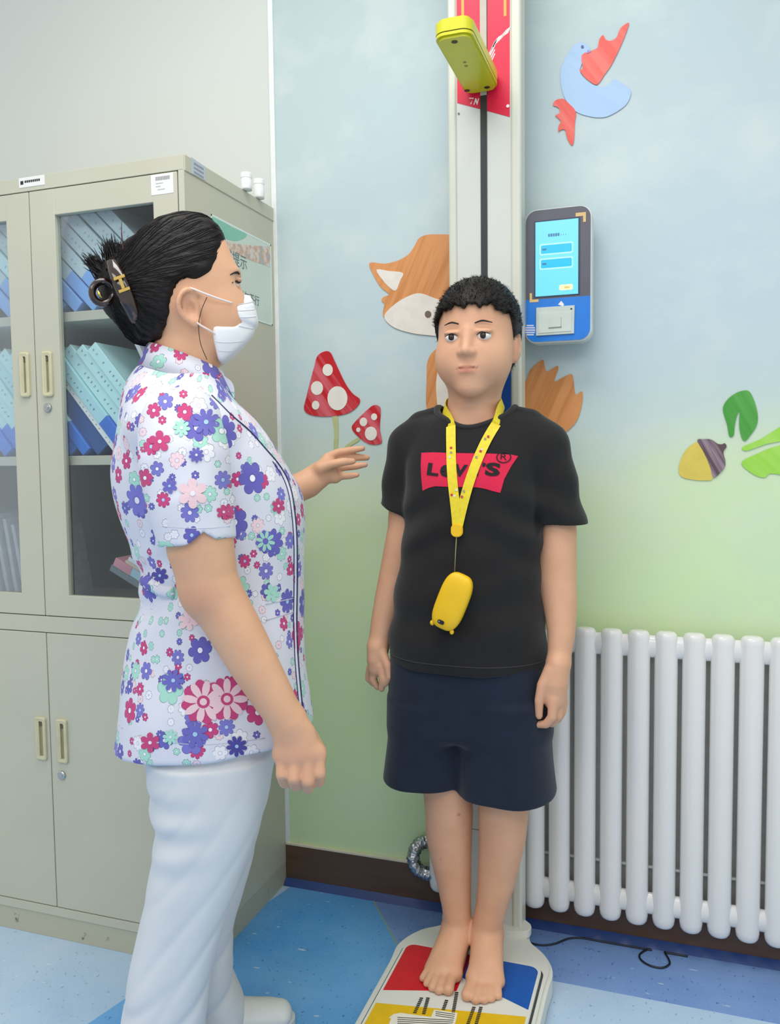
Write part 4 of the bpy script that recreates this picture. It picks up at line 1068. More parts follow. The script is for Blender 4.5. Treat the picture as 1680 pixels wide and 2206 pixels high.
# arms ---------------------------------------------------------------------
aL = [P(886, 962, 1.712), P(872, 1060, 1.712), P(868, 1140, 1.712), P(849, 1235, 1.708), P(836, 1290, 1.698), P(824, 1340, 1.688), P(814, 1392, 1.676)]
body.chain(aL, [0.036, 0.033, 0.0335, 0.0320, 0.0295, 0.0255, 0.0215], 0.02)
aR = [P(1172, 962, 1.712), P(1196, 1060, 1.712), P(1205, 1140, 1.712), P(1204, 1250, 1.706), P(1208, 1310, 1.696), P(1209, 1365, 1.682), P(1204, 1425, 1.668)]
body.chain(aR, [0.036, 0.033, 0.0345, 0.0355, 0.0325, 0.0275, 0.0225], 0.02)
# hand at the picture's left (his right hand): back of the hand outwards, fingers curled towards the thigh
Y_ = 1.672
body.chain([P(813, 1395, Y_), P(812, 1420, Y_ - 0.002), P(812, 1438, Y_ - 0.002)], [0.0205, 0.0215, 0.0195], 0.012, ((0, 1, 0), 1.25))
body.chain([P(820, 1436, Y_ - 0.018), P(824, 1462, Y_ - 0.020), P(822, 1484, Y_ - 0.016)], [0.0092, 0.0082, 0.0068], 0.005)
body.chain([P(806, 1440, Y_ - 0.012), P(803, 1464, Y_ - 0.010), P(813, 1480, Y_ - 0.006)], [0.0092, 0.0084, 0.0070], 0.004)
body.chain([P(797, 1440, Y_ + 0.006), P(794, 1462, Y_ + 0.010), P(806, 1474, Y_ + 0.012)], [0.0090, 0.0080, 0.0068], 0.004)
body.chain([P(798, 1436, Y_ + 0.022), P(797, 1454, Y_ + 0.026), P(808, 1464, Y_ + 0.026)], [0.0080, 0.0072, 0.0062], 0.004)
body.chain([P(824, 1408, Y_ - 0.012), P(835, 1434, Y_ - 0.022), P(838, 1458, Y_ - 0.024), P(831, 1473, Y_ - 0.020)], [0.0105, 0.0090, 0.0078, 0.0064], 0.006)
# hand at the picture's right (his left hand): thumb towards the thigh, fingers curled
Y_ = 1.660
body.chain([P(1202, 1432, Y_), P(1196, 1470, Y_ - 0.002), P(1194, 1505, Y_ - 0.002)], [0.0235, 0.0265, 0.0235], 0.012, ((0, 1, 0), 1.15))
body.chain([P(1184, 1446, Y_ - 0.014), P(1168, 1476, Y_ - 0.024), P(1161, 1510, Y_ - 0.028), P(1161, 1542, Y_ - 0.026)], [0.0130, 0.0108, 0.0092, 0.0074], 0.007)
body.chain([P(1192, 1508, Y_ - 0.022), P(1189, 1545, Y_ - 0.026), P(1176, 1560, Y_ - 0.024), P(1154, 1561, Y_ - 0.018)], [0.0105, 0.0094, 0.0084, 0.0068], 0.005)
body.chain([P(1203, 1508, Y_ - 0.006), P(1202, 1542, Y_ - 0.008), P(1190, 1558, Y_ - 0.004), P(1168, 1556, Y_ + 0.002)], [0.0105, 0.0094, 0.0084, 0.0070], 0.004)
body.chain([P(1210, 1502, Y_ + 0.012), P(1211, 1532, Y_ + 0.012), P(1202, 1549, Y_ + 0.014), P(1182, 1548, Y_ + 0.018)], [0.0102, 0.0090, 0.0080, 0.0068], 0.004)
body.chain([P(1213, 1494, Y_ + 0.028), P(1215, 1518, Y_ + 0.030), P(1208, 1534, Y_ + 0.030), P(1192, 1534, Y_ + 0.032)], [0.0090, 0.0080, 0.0070, 0.0060], 0.004)
# hips and legs --------------------------------------------------------------
LL = [(935, 1480, 82, 1.705), (945, 1600, 68, 1.700), (964, 1700, 53, 1.698), (967, 1745, 51.5, 1.698), (967, 1800, 49.5, 1.702), (972, 1850, 43.5, 1.706), (978, 1900, 37, 1.710), (983, 1950, 31.5, 1.712), (986, 1985, 30.0, 1.712), (985, 2012, 31, 1.712)]
LR = [(1085, 1480, 82, 1.705), (1082, 1600, 70, 1.700), (1083, 1700, 55, 1.696), (1084, 1750, 53.5, 1.694), (1082, 1800, 50.5, 1.698), (1076, 1850, 45, 1.702), (1069, 1900, 39.5, 1.706), (1059, 1950, 33.5, 1.710), (1051, 1985, 32.5, 1.712), (1048, 2012, 33, 1.712)]
for L in (LL, LR):
    pts = [P(x, y, Y) for x, y, r, Y in L]
    body.chain(pts, [r * mpp(q) for (x, y, r, Y), q in zip(L, pts)], 0.008)
# feet
def foot(ank, heelY, ball_x, ballY, toes, side):
    az = PT
    ank = np.array(ank)
    body.chain([(ank[0], 1.730, az + 0.030), (ank[0], 1.722, az + 0.050)], [0.029, 0.029], 0.015)
    body.chain([(ank[0], 1.712, az + 0.060), ((ank[0] + ball_x) / 2, 1.668, az + 0.036), (ball_x, ballY + 0.004, az + 0.0175)], [0.0295, 0.0262, 0.0160], 0.008, ((1, 0, 0), 1.22))
    body.chain([(ank[0] - side * 0.006, 1.72, az + 0.018), (ball_x - side * 0.020, ballY + 0.010, az + 0.015)], [0.020, 0.0165], 0.012)
    body.chain([(ball_x - 0.023, ballY + 0.008, az + 0.0135), (ball_x + 0.023, ballY + 0.008, az + 0.0135)], [0.0135, 0.0135], 0.012)
    for x0, y0, x1, y1, r in toes:
        body.chain([(ank[0] * 0.75 + x0 * 0.25, 1.698, az + 0.046), ((ank[0] + 2 * x0) / 3, 1.650, az + 0.0300), (x0, y0 + 0.010, az + 0.0145)], [0.022, 0.0175, 0.0118], 0.010)
        body.chain([(x0, y0 + 0.012, az + 0.0165), ((x0 + x1) / 2, (y0 + y1) / 2, az + 0.0145), (x1, y1, az + r * 0.92)], [r * 0.92, r * 0.90, r], 0.006)
pL = P(985, 2000, 1.712); pR = P(1049, 2000, 1.712)
foot(pL, 1.74, -0.447, 1.612, [(-0.427, 1.606, -0.4255, 1.572, 0.0118), (-0.4445, 1.602, -0.4440, 1.567, 0.0090), (-0.4580, 1.603, -0.4600, 1.572, 0.0085), (-0.4690, 1.608, -0.4740, 1.582, 0.0080), (-0.4790, 1.616, -0.4865, 1.596, 0.0080)], -1)
foot(pR, 1.74, -0.360, 1.612, [(-0.3835, 1.604, -0.3850, 1.566, 0.0118), (-0.3665, 1.600, -0.3660, 1.561, 0.0090), (-0.3525, 1.602, -0.3500, 1.567, 0.0085), (-0.3410, 1.607, -0.3375, 1.576, 0.0080), (-0.3310, 1.614, -0.3255, 1.588, 0.0080)], 1)
X, Y, Z = body.field()
body.D = np.maximum(body.D, (PT + 0.0005 - Z + 0 * X + 0 * Y).astype(np.float32))
V, Q = body.mesh(1)
bo = mk('body', V, Q, SKIN_B, boy, True, BO)
dl = ((V - np.array(hp_(0, -0.095, -0.0655))) / np.array([0.021, 0.02, 0.0085])) ** 2
lip = np.clip(1.25 - dl.sum(1), 0, 1) * 0.75
for q_ in ((P(986, 1759, 1.648), 0.0022), (P(949, 1851, 1.66), 0.0014)):
    dd = np.linalg.norm((V - q_[0]) * np.array([1, 0.15, 1]), axis=1); lip = np.maximum(lip, np.clip(2.2 - dd / q_[1], 0, 1) * (V[:, 1] < BY) * 0.8)
tint_attr(bo, lip)
BVB = bvh_of(V, Q)
# eyes, brows
EYEW = plain('eye_white', 'EDEAE6', 0.2); IRIS = plain('iris_brown', '2A1A12', 0.1)
def uvsphere(c, r, mat, name, parent, origin, seg=20, rings=12):
    bm = bmesh.new(); bmesh.ops.create_uvsphere(bm, u_segments=seg, v_segments=rings, radius=1.0)
    r = (r, r, r) if np.isscalar(r) else r
    bmesh.ops.transform(bm, matrix=Matrix.Translation(Vector(c)) @ Matrix.Diagonal((r[0], r[1], r[2], 1)), verts=bm.verts[:])
    return from_bm(name, bm, mat, parent, True, origin)
for sx in (-1, 1):
    e = uvsphere(hp_(sx * 0.032, -0.0795, -0.0015), (0.0140, 0.0116, 0.0088), EYEW, 'eye', boy, BO)
    uvsphere(hp_(sx * 0.0318, -0.0878, -0.0015), (0.0068, 0.0046, 0.0066), IRIS, 'iris', e, BO, 14, 8)
    tube('eyebrow', [hp_(sx * 0.016, -0.0915, 0.0225), hp_(sx * 0.031, -0.0895, 0.0265), hp_(sx * 0.048, -0.0785, 0.0235)], [0.0012, 0.0019, 0.0008], plain('brow_black', '1D1815', 0.7), boy, 8, 5, None, BO)
    tube('upper_lid_line', [hp_(sx * 0.0190, -0.0885, 0.000), hp_(sx * 0.031, -0.0922, 0.0050), hp_(sx * 0.045, -0.0840, 0.0005)], [0.0006, 0.0011, 0.0007], plain('brow_black', '1D1815'), boy, 6, 5, None, BO)
# hair -------------------------------------------------------------------
HAIR_B = hair_mat('child_hair', '1E1A18', (1, 1, 0.25), 160)
hs = Sdf((hx - 0.115, hy - 0.125, hz_ - 0.10), (hx + 0.115, hy + 0.125, hz_ + 0.150), 0.0026)
hs.ell(hp_(0, 0.008, 0.034), (0.0885, 0.1030, 0.0955), 0)
hs.ell(hp_(0, 0.030, -0.01), (0.0835, 0.0830, 0.085), 0.02)
X, Y, Z = hs.field()
x_, y_, z_ = X - hx, Y - hy, Z - hz_
front_line = 0.058 - 0.9 * np.clip(np.abs(x_) - 0.045, 0, 1) * 0.6 + 0.004 * np.sin(x_ * 190) + 0.003 * np.sin(x_ * 431 + 1)
face_cut = np.minimum(-(y_ + 0.030 + 0.25 * (z_ - 0.05)), front_line - z_)       # positive inside the face window
hs.D = np.maximum(hs.D, face_cut.astype(np.float32))
ear_cut = np.minimum(0.028 - np.sqrt((y_ - 0.010) ** 2 + (z_ + 0.018) ** 2) + 0 * x_, np.abs(x_) - 0.06)
hs.D = np.maximum(hs.D, ear_cut.astype(np.float32))
hs.D = np.maximum(hs.D, (-(z_ + 0.062) + 0 * x_ + 0 * y_).astype(np.float32))
side = np.clip((0.03 - z_) / 0.08, 0, 1) + 0 * x_ + 0 * y_
hs.D = (hs.D + 0.006 * side + 0.0008 * wav(X, Y, Z * 0.4, 5, 300)).astype(np.float32)
HV, HQ = hs.mesh(1)
hair_o = mk('hair', HV, HQ, HAIR_B, boy, True, BO)
def strands(name, V, Q, n, fn_dir, length, rad, mat, parent, origin, seed, segs=3, keep=None):
    r = np.random.default_rng(seed); Vn = np.zeros_like(V)
    fn = np.cross(V[Q[:, 2]] - V[Q[:, 0]], V[Q[:, 3]] - V[Q[:, 1]])
    for a in range(4): np.add.at(Vn, Q[:, a], fn)
    Vn /= np.linalg.norm(Vn, axis=1)[:, None] + 1e-9
    ids = r.choice(len(V), n * 3)
    if keep is not None: ids = ids[keep(V[ids], Vn[ids])]
    ids = ids[:n]
    p = V[ids]; nn = Vn[ids]; d = fn_dir(p, nn, r)
    d /= np.linalg.norm(d, axis=1)[:, None] + 1e-9
    L = length * r.uniform(0.6, 1.25, len(p))
    side_ = np.cross(d, nn); side_ /= np.linalg.norm(side_, axis=1)[:, None] + 1e-9
    allV = []; 
    for sgi in range(segs + 1):
        t = sgi / segs
        c = p + d * (L * t)[:, None] - nn * (0.001 - 0.0 * t) + nn * (np.sin(t * 3.0) * 0.0 )[..., None] if False else p + d * (L * t)[:, None] - nn * 0.001
        w = rad * (1 - 0.85 * t)
        for a in range(3):
            an = 2 * math.pi * a / 3
            allV.append(c + side_ * (w * math.cos(an)) + nn * (w * math.sin(an)))
    A = np.stack(allV, 1)                                        # n, (segs+1)*3, 3
    N = len(p); per = (segs + 1) * 3
    tmpl = []
    for sgi in range(segs):
        for a in range(3):
            b2 = (a + 1) % 3
            tmpl.append((sgi * 3 + a, sgi * 3 + b2, (sgi + 1) * 3 + b2, (sgi + 1) * 3 + a))
    tmpl = np.array(tmpl)
    Fq = (tmpl[None] + (np.arange(N) * per)[:, None, None]).reshape(-1, 4)
    o = mk(name, A.reshape(-1, 3), Fq, mat, parent, True, origin); o['kind'] = 'stuff'
    return o
def dir_boy(p, nn, r):
    q = p - np.array(HC); up = np.stack([0.35 * q[:, 0] / 0.08, -0.55 + 0 * q[:, 0], 0.10 + 0 * q[:, 0]], 1)
    tan = up - nn * (up * nn).sum(1)[:, None]
    low = (q[:, 2] < 0.03)[:, None]
    dn = np.array([0, 0.1, -1.0]) - nn * (nn @ np.array([0, 0.1, -1.0]))[:, None]
    return np.where(low, dn + nn * 0.04, tan + nn * 0.12) + r.normal(0, 0.07, p.shape)
strands('hair_strands', HV, HQ, 6500, dir_boy, 0.014, 0.0006, HAIR_B, hair_o, BO, 3, 2, lambda p, n: p[:, 2] > hz_ - 0.055)

# T-shirt ------------------------------------------------------------------
TEE = cloth_mat('black_jersey', '222121', 0.10)
sh = Sdf((-0.645, 1.555, 0.70), (-0.140, 1.850, 1.285), 0.003)
ssec = [(884, 985, 1062, 0.050, 0.008), (897, 938, 1108, 0.060, 0.006), (915, 898, 1148, 0.068, 0.004), (945, 882, 1172, 0.080, 0.002), (1000, 880, 1170, 0.096, 0), (1060, 878, 1166, 0.103, 0), (1150, 873, 1164, 0.107, 0), (1250, 862, 1170, 0.113, 0), (1330, 850, 1176, 0.119, 0), (1400, 845, 1177, 0.122, 0), (1460, 843, 1175, 0.121, 0)]
hemz = P(845, 1416, BY)[2]
sh.sections(boysec(ssec), 2.35, 0, None, hemz, 0, None, 0.008)
# shoulder slopes and sleeves
sh.chain([P(965, 898, 1.712), P(912, 922, 1.712), P(882, 960, 1.712)], [0.028, 0.037, 0.043], 0.03)
sh.chain([P(1078, 898, 1.712), P(1136, 922, 1.712), P(1174, 960, 1.712)], [0.028, 0.038, 0.045], 0.03)
def sleeve(pts, rads, k):
    pts = [np.asarray(p) for p in pts]
    S, X, Y, Z = sh.sl(np.min(pts, 0), np.max(pts, 0), 0.08)
    d = None
    for i in range(len(pts) - 1):
        e = sh._cone(X, Y, Z, pts[i], pts[i + 1], rads[i], rads[i + 1]); d = e if d is None else np.minimum(d, e)
    ax = pts[-1] - pts[-2]; ax = ax / np.linalg.norm(ax)
    endp = (X - pts[-1][0]) * ax[0] + (Y - pts[-1][1]) * ax[1] + (Z - pts[-1][2]) * ax[2]
    d = np.maximum(d, endp)
    sh.op(S, d, k)
sleeve([P(882, 962, 1.712), P(867, 1030, 1.712), P(855, 1096, 1.712)], [0.043, 0.0415, 0.0410], 0.018)
sleeve([P(1174, 962, 1.712), P(1195, 1040, 1.712), P(1207, 1131, 1.712)], [0.045, 0.0475, 0.0500], 0.018)
# neck opening (lower at the front)
X, Y, Z = sh.field()
nc = P(1026, 900, 1.712)
zf, zb_ = P(1012, 921, 1.640)[2], P(1026, 880, 1.765)[2]
lowz = zf + (zb_ - zf) * np.clip((Y - 1.640) / 0.11, 0, 1)
rr2 = np.sqrt(((X - nc[0]) / 0.0800) ** 2 + ((Y - 1.706) / 0.0640) ** 2)
hole = np.maximum((rr2 - 1) * 0.064, (lowz - 0.03) - Z)
sh.D = np.maximum(sh.D, -hole.astype(np.float32))
# soft folds
arm = np.clip((Z - 0.98) / 0.2, 0, 1)
fold = 0.0055 * np.sin(70 * (Z + 0.55 * np.abs(X - nc[0])) + 2.0 * wav(X, Y, Z, 3, 14)) * np.exp(-((Z - 1.02) / 0.07) ** 2) * np.clip(np.abs(X - nc[0]) / 0.12, 0, 1)
fold = fold + 0.0055 * wav(X, Y * 0.6, Z * 1.8, 21, 36) * np.clip((1.12 - Z) / 0.15, 0, 1)
fold = fold + 0.0026 * wav(X, Y, Z * 0.7, 22, 60)
sh.D = (sh.D + fold).astype(np.float32)
SV, SQ = sh.mesh(2)
tee = mk('t_shirt', SV, SQ, TEE, boy, True, BO)
BVS = bvh_of(SV, SQ)
# ribbed collar
ring = []
for k in range(49):
    a = 2 * math.pi * k / 48
    x = nc[0] + 0.0815 * math.cos(a); y = 1.706 - 0.0655 * math.sin(a)
    hit = BVS.ray_cast(Vector((nc[0] + 0.0865 * math.cos(a), 1.706 - 0.0700 * math.sin(a), 1.40)), Vector((0, 0, -1)))[0]
    z = hit.z if hit is not None else 1.19
    ring.append((x, y, z + 0.001))
ring = np.array(ring); 
for _ in range(4): ring[:-1, 2] = (np.roll(ring[:-1, 2], 1) + ring[:-1, 2] * 2 + np.roll(ring[:-1, 2], -1)) / 4
ring[-1] = ring[0]
V_, F_ = sweep(ring, 0.0072, 10, False, ((0, 0, 1), 0.8)); mk('collar', V_, F_, cloth_mat('black_rib', '2F2E2E', 0.1), tee, True, BO)
# stitched hem lines of sleeves and body are slightly raised bands
V_h = []
for k in range(73):
    a = 2 * math.pi * k / 72
    o_ = Vector((P(1010, 1400)[0] + 0.4 * math.cos(a), BY + 0.4 * math.sin(a), hemz + 0.022)); d_ = Vector((-math.cos(a), -math.sin(a), 0))
    hit = BVS.ray_cast(o_, d_)[0]
    V_h.append(tuple(hit))
V_, F_ = sweep(V_h, 0.0012, 6, False); mk('hem_stitch', V_, F_, cloth_mat('black_thread', '3A3838', 0.1), tee, True, BO)
# printed patch with the lettering
PRED = cloth_mat('print_pinkish_red', 'DB2A4C', 0.06); PBLK = cloth_mat('print_letter_black', '2A2627', 0.05)
def z7(x, y): return (880 + x / 6.72, 960 + y / 6.72)
def front_bm(pxs, Yp=1.592):
    bm = bmesh.new(); bm.faces.new([bm.verts.new(tuple(P(x, y, Yp))) for x, y in pxs]); return bm
bat = [z7(108, 103), z7(300, 97), z7(520, 105), z7(800, 110), z7(1050, 112), z7(1280, 120), z7(1430, 130), z7(1528, 152), z7(1440, 300), z7(1350, 490), z7(1325, 600), z7(1300, 690), z7(1200, 665), z7(1090, 630), z7(980, 608), z7(800, 600), z7(640, 604), z7(480, 596), z7(360, 592), z7(260, 615), z7(160, 662), z7(130, 480), z7(115, 300)]
patch = drape('printed_patch', front_bm(bat), BVS, (0, 1, 0), 0.15, 0.0010, PRED, tee, BO, 0.008, 4)
patch['label'] = 'red printed patch with black lettering'
def glyphs(body_txt, x0, x1, y0, y1, bold, skew=0.0):
    cu = bpy.data.curves.new('t', 'FONT'); cu.body = body_txt; cu.size = 1.0; cu.offset = bold; cu.resolution_u = 3
    o = bpy.data.objects.new('t', cu); COL.objects.link(o); bpy.context.view_layer.update()
    me = bpy.data.meshes.new_from_object(o.evaluated_get(bpy.context.evaluated_depsgraph_get())); bpy.data.objects.remove(o)
    bm = bmesh.new(); bm.from_mesh(me)
    c = np.array([v.co for v in bm.verts]); mn, mx = c.min(0), c.max(0)
    for v in bm.verts:
        u = (v.co.x - mn[0]) / (mx[0] - mn[0]); w = (v.co.y - mn[1]) / (mx[1] - mn[1])
        q = P(x0 + u * (x1 - x0) + skew * w, y1 + (y0 - y1) * w + 3.0 * u, 1.592); v.co = Vector(q)
    return bm
for g_, xa, xb, ya, yb in (('L', 912.5, 939.0, 997, 1023.5), ('e', 942, 968, 1000, 1026), ('V', 972, 1001, 999, 1025.5), ('I', 1019.5, 1026.5, 998, 1023), ("'", 1033.5, 1039.5, 996.0, 1004.0), ('S', 1040, 1071, 995.5, 1024.5)):
    drape('letter', glyphs(g_, xa, xb, ya, yb, 0.045, 3.0), BVS, (0, 1, 0), 0.15, 0.0022, PBLK, patch, BO, 0.006, 2)
rg = bmesh.new(); n_ = 28; cR = (1078.5, 985)
vo = [rg.verts.new(tuple(P(cR[0] + 15.5 * math.cos(2 * math.pi * k / n_), cR[1] + 13 * math.sin(2 * math.pi * k / n_), 1.592))) for k in range(n_)]
vi = [rg.verts.new(tuple(P(cR[0] + 13.2 * math.cos(2 * math.pi * k / n_), cR[1] + 10.8 * math.sin(2 * math.pi * k / n_), 1.592))) for k in range(n_)]
for k in range(n_): rg.faces.new((vo[k], vo[(k + 1) % n_], vi[(k + 1) % n_], vi[k]))
drape('registered_ring', rg, BVS, (0, 1, 0), 0.15, 0.0022, PBLK, patch, BO, 0.006, 1)
drape('letter', glyphs('R', 1071.5, 1085, 976, 989, 0.0, 1.0), BVS, (0, 1, 0), 0.15, 0.0022, PBLK, patch, BO, 0.006, 1)

# shorts ---------------------------------------------------------------------
NAVY = cloth_mat('navy_cotton', '1C2434', 0.12)
so = Sdf((-0.640, 1.545, 0.34), (-0.150, 1.850, 0.80), 0.003)
wsec = [(1400, 852, 1170, 0.112, 0), (1450, 847, 1176, 0.116, 0), (1500, 845, 1180, 0.114, 0), (1560, 846, 1184, 0.108, 0), (1600, 850, 1184, 0.100, 0)]
so.sections(boysec(wsec), 2.4, 0, None, P(1010, 1575)[2], 0, None, 0.02)
def leg_tube(rows, tilt):
    sec = boysec([(y, xl, xr, b, 0) for y, xl, xr, b in rows])
    so.sections(sec, 2.3, 0.018, None, None, 0, tilt, 0.006)
leg_tube([(1500, 850, 1014, 0.106), (1580, 845, 1014, 0.104), (1640, 838, 1012, 0.104), (1672, 834, 1007, 0.105)], None)
leg_tube([(1500, 1000, 1180, 0.106), (1580, 992, 1186, 0.106), (1640, 990, 1191, 0.107), (1703, 993, 1199, 0.108)], None)
X, Y, Z = so.field()
xl_c, xr_c = P(918, 1640)[0], P(1100, 1640)[0]
gap = np.abs(X - P(1001, 1640)[0])
so.D = (so.D + 0.005 * wav(X, Y, Z * 0.25, 31, 38) * np.clip((0.62 - Z) / 0.15, 0, 1) + 0.002 * wav(X, Y, Z, 32, 30)).astype(np.float32)
# slight hollow inside each hem
for xc, a_, zc_, in ((P(916, 1672)[0], 0.072, P(916, 1672)[2]), (P(1099, 1703)[0], 0.088, P(1099, 1703)[2])):
    so.chain([(xc, BY, zc_ - 0.03), (xc, BY, zc_ + 0.02)], [a_ * 0.85, a_ * 0.85], 0.004, None, 'sub')
OV, OQ = so.mesh(2)
mk('shorts', OV, OQ, NAVY, boy, True, BO)

# ================================================================== LANYARD WITH YELLOW CASE
LY = plain('lanyard_yellow', 'E8D22E', 0.55, 0.4, var=0.08, scale=120)
CASEY = plain('case_yellow', 'F2C21A', 0.4, 0.45, var=0.02)
def surf(x, y, lift):
    q = P(x, y, 1.60); best = None
    for bv in (BVS, BVB):
        h_ = bv.ray_cast(Vector((q[0], 1.30, q[2])), Vector((0, 1, 0)))[0]
        if h_ is not None and (best is None or h_.y < best): best = h_.y
    return np.array([q[0], (best if best is not None else 1.66) - lift, q[2]])
la = empty('lanyard', tuple(surf(986, 1140, 0.006))); tag(la, 'yellow neck lanyard carrying a small yellow case on the T-shirt', 'lanyard')
LO = rel(la)
def ribbon(name, pts, w, th, mat, parent, lifts=None, tail=None):
    c = crom(np.array([surf(x, y, 0.0045) for x, y in pts]), 6, False)
    for _ in range(6): c[1:-1] = (c[:-2] + 2 * c[1:-1] + c[2:]) / 4
    if tail is not None:
        c = np.vstack([crom(np.array(tail), 5, False), c])
        for _ in range(10): c[1:-1] = (c[:-2] + 2 * c[1:-1] + c[2:]) / 4
    tg = np.gradient(c, axis=0); tg /= np.linalg.norm(tg, axis=1)[:, None]
    V = []; Fc = []
    for i in range(len(c)):
        nm = np.array([0.0, -1.0, 0.0]) if c[i][1] < 1.70 else np.array([0, 0.3, 1.0])
        if tail is not None and i < len(tail) * 5:
            cc = np.array([nc[0], 1.708, c[i][2] - 0.02]); nm = c[i] - cc; nm /= np.linalg.norm(nm)
        sd = np.cross(tg[i], nm); sd /= np.linalg.norm(sd) + 1e-9; nm = np.cross(sd, tg[i])
        for a, b_ in ((-1, -1), (1, -1), (1, 1), (-1, 1)): V.append(c[i] + sd * a * w / 2 + nm * b_ * th / 2)
    for i in range(len(c) - 1):
        for k in range(4): Fc.append((i * 4 + k, i * 4 + (k + 1) % 4, (i + 1) * 4 + (k + 1) % 4, (i + 1) * 4 + k))
    Fc += [(3, 2, 1, 0), tuple(len(V) - 4 + k for k in range(4))]
    return mk(name, V, Fc, mat, parent, False, LO)
tl = [P(1024, 858, 1.790), P(988, 860, 1.768), P(962, 866, 1.728), P(956, 878, 1.690), P(957, 888, 1.664)]
ribbon('strap', [(960, 903), (962, 925), (966, 960), (971, 1005), (977, 1055), (983, 1095), (986, 1132)], 0.0195, 0.0012, LY, la, None, tl)
tl = [P(1026, 856, 1.792), P(1060, 858, 1.768), P(1083, 864, 1.728), P(1082, 872, 1.694), P(1074, 884, 1.668)]
ribbon('strap', [(1064, 903), (1056, 918), (1040, 952), (1022, 1002), (1008, 1048), (997, 1092), (988, 1132)], 0.0195, 0.0012, LY, la, None, tl)
# tiny printed motifs along the straps
MOT = [plain('motif_red', 'C8404A', 0.5), plain('motif_white', 'EFE6C8', 0.5), plain('motif_grey', 'A8A47A', 0.5)]
for k, (x, y) in enumerate(((967, 965), (966, 985), (1040, 945), (1046, 940), (1034, 968), (1024, 985), (974, 1066), (980, 1068), (1000, 1058), (996, 1070), (984, 1055), (968, 975), (1032, 972))):
    q = surf(x, y, 0.0062); s_ = 0.0028
    mk('motif', [(q[0] + s_ * math.cos(a), q[1], q[2] + s_ * math.sin(a)) for a in np.linspace(0, 2 * math.pi, 9)[:-1]], [tuple(range(8))], MOT[k % 3], la, False, LO)
q = surf(986, 1142, 0.006)
pts = rrect(q[0] - 0.0118, q[0] + 0.0118, q[2] - 0.013, q[2] + 0.013, 0.0100, 8)
prism('clasp', [(x, q[1] + 0.003, z) for x, z in pts], (0, -0.007, 0), CASEY, la, 0.0015, LO)
c1_ = surf(985, 1156, 0.007); c2_ = surf(984, 1232, 0.016)
tube('cord', [c1_, c2_], 0.0009, plain('cord_olive', '9A9160', 0.5), la, 6, 0, None, LO)
def superell(c, r, e1, e2, rot, mat, name, parent, origin, nu=40, nv=24):
    V = []; Fc = []; R_ = np.array(rot)
    f = lambda w, e: math.copysign(abs(w) ** e, w)
    for j in range(nv + 1):
        ph = -math.pi / 2 + math.pi * j / nv
        for i in range(nu):
            th = 2 * math.pi * i / nu
            v = np.array([r[0] * f(math.cos(ph), e1) * f(math.cos(th), e2), r[1] * f(math.sin(ph), e1), r[2] * f(math.cos(ph), e1) * f(math.sin(th), e2)])
            V.append(np.array(c) + R_.T @ v)
    for j in range(nv):
        for i in range(nu): Fc.append((j * nu + i, j * nu + (i + 1) % nu, (j + 1) * nu + (i + 1) % nu, (j + 1) * nu + i))
    return mk(name, V, Fc, mat, parent, True, origin)
cc_ = surf(983, 1290, 0.019)
RC = roty(22.0)
case = superell(cc_, (0.0305, 0.0150, 0.0590), 0.55, 0.62, RC, CASEY, 'case', la, LO)
RCm = np.array(RC).T
for u in (-0.0215, 0.0215):
    uvsphere(cc_ + RCm @ np.array([u, -0.002, -0.056]), (0.0045, 0.005, 0.0055), CASEY, 'case_foot', case, LO, 12, 8)
w_ = [cc_ + RCm @ np.array([u, -0.0148, v]) for u, v in rrect(-0.0105, 0.0035, -0.0475, -0.0395, 0.0038, 5)]
prism('camera_hole', w_, (0, -0.0006, 0), plain('hole_black', '17161A', 0.3), case, 0, LO)
w_ = [cc_ + RCm @ np.array([u, -0.0154, v]) for u, v in rrect(-0.0088, -0.0055, -0.0452, -0.0418, 0.0016, 4)]
prism('lens', w_, (0, -0.0004, 0), plain('lens_grey', '7C8790', 0.1), case, 0, LO)
# ================================================================== THE NURSE
_d = ray(450, 985); N_n = np.array([_d[0], _d[1], 0.0]); N_n /= np.linalg.norm(N_n)
N_r = np.array([N_n[1], -N_n[0], 0.0])
N0 = N_n * 1.55
nurse = empty('person', (N0[0], N0[1], 0.0), math.atan2(N_r[1], N_r[0])); tag(nurse, 'nurse in flowered short-sleeved tunic and white trousers with a face mask', 'person')
def NL(x, y, v=0.0):
    d = ray(x, y); t = (1.55 + v - EYE @ N_n) / (d @ N_n); p = EYE + t * d - N0
    return np.array([p @ N_r, v, p[2]])
EYE_L = np.array([(EYE - N0) @ N_r, (EYE - N0) @ N_n, EYE[2]])
def Nm(x, y, v=0.0): 
    d = ray(x, y); return (1.55 + v - EYE @ N_n) / (d @ N_n) / F
def poly2d(U, Z, pts):
    """signed distance to a closed polygon in the (u, z) plane"""
    d = np.full(np.broadcast(U, Z).shape, 1e9); s_ = np.ones(d.shape); n = len(pts)
    for i in range(n):
        a, b = np.array(pts[i]), np.array(pts[i - 1]); e = b - a
        wu, wz = U - a[0], Z - a[1]; t = np.clip((wu * e[0] + wz * e[1]) / (e @ e + 1e-12), 0, 1)
        d = np.minimum(d, (wu - e[0] * t) ** 2 + (wz - e[1] * t) ** 2)
        c1, c2, c3 = Z >= a[1], Z < b[1], e[0] * wz > e[1] * wu
        s_ = np.where((c1 & c2 & c3) | (~c1 & ~c2 & ~c3), -s_, s_)
    return s_ * np.sqrt(d)
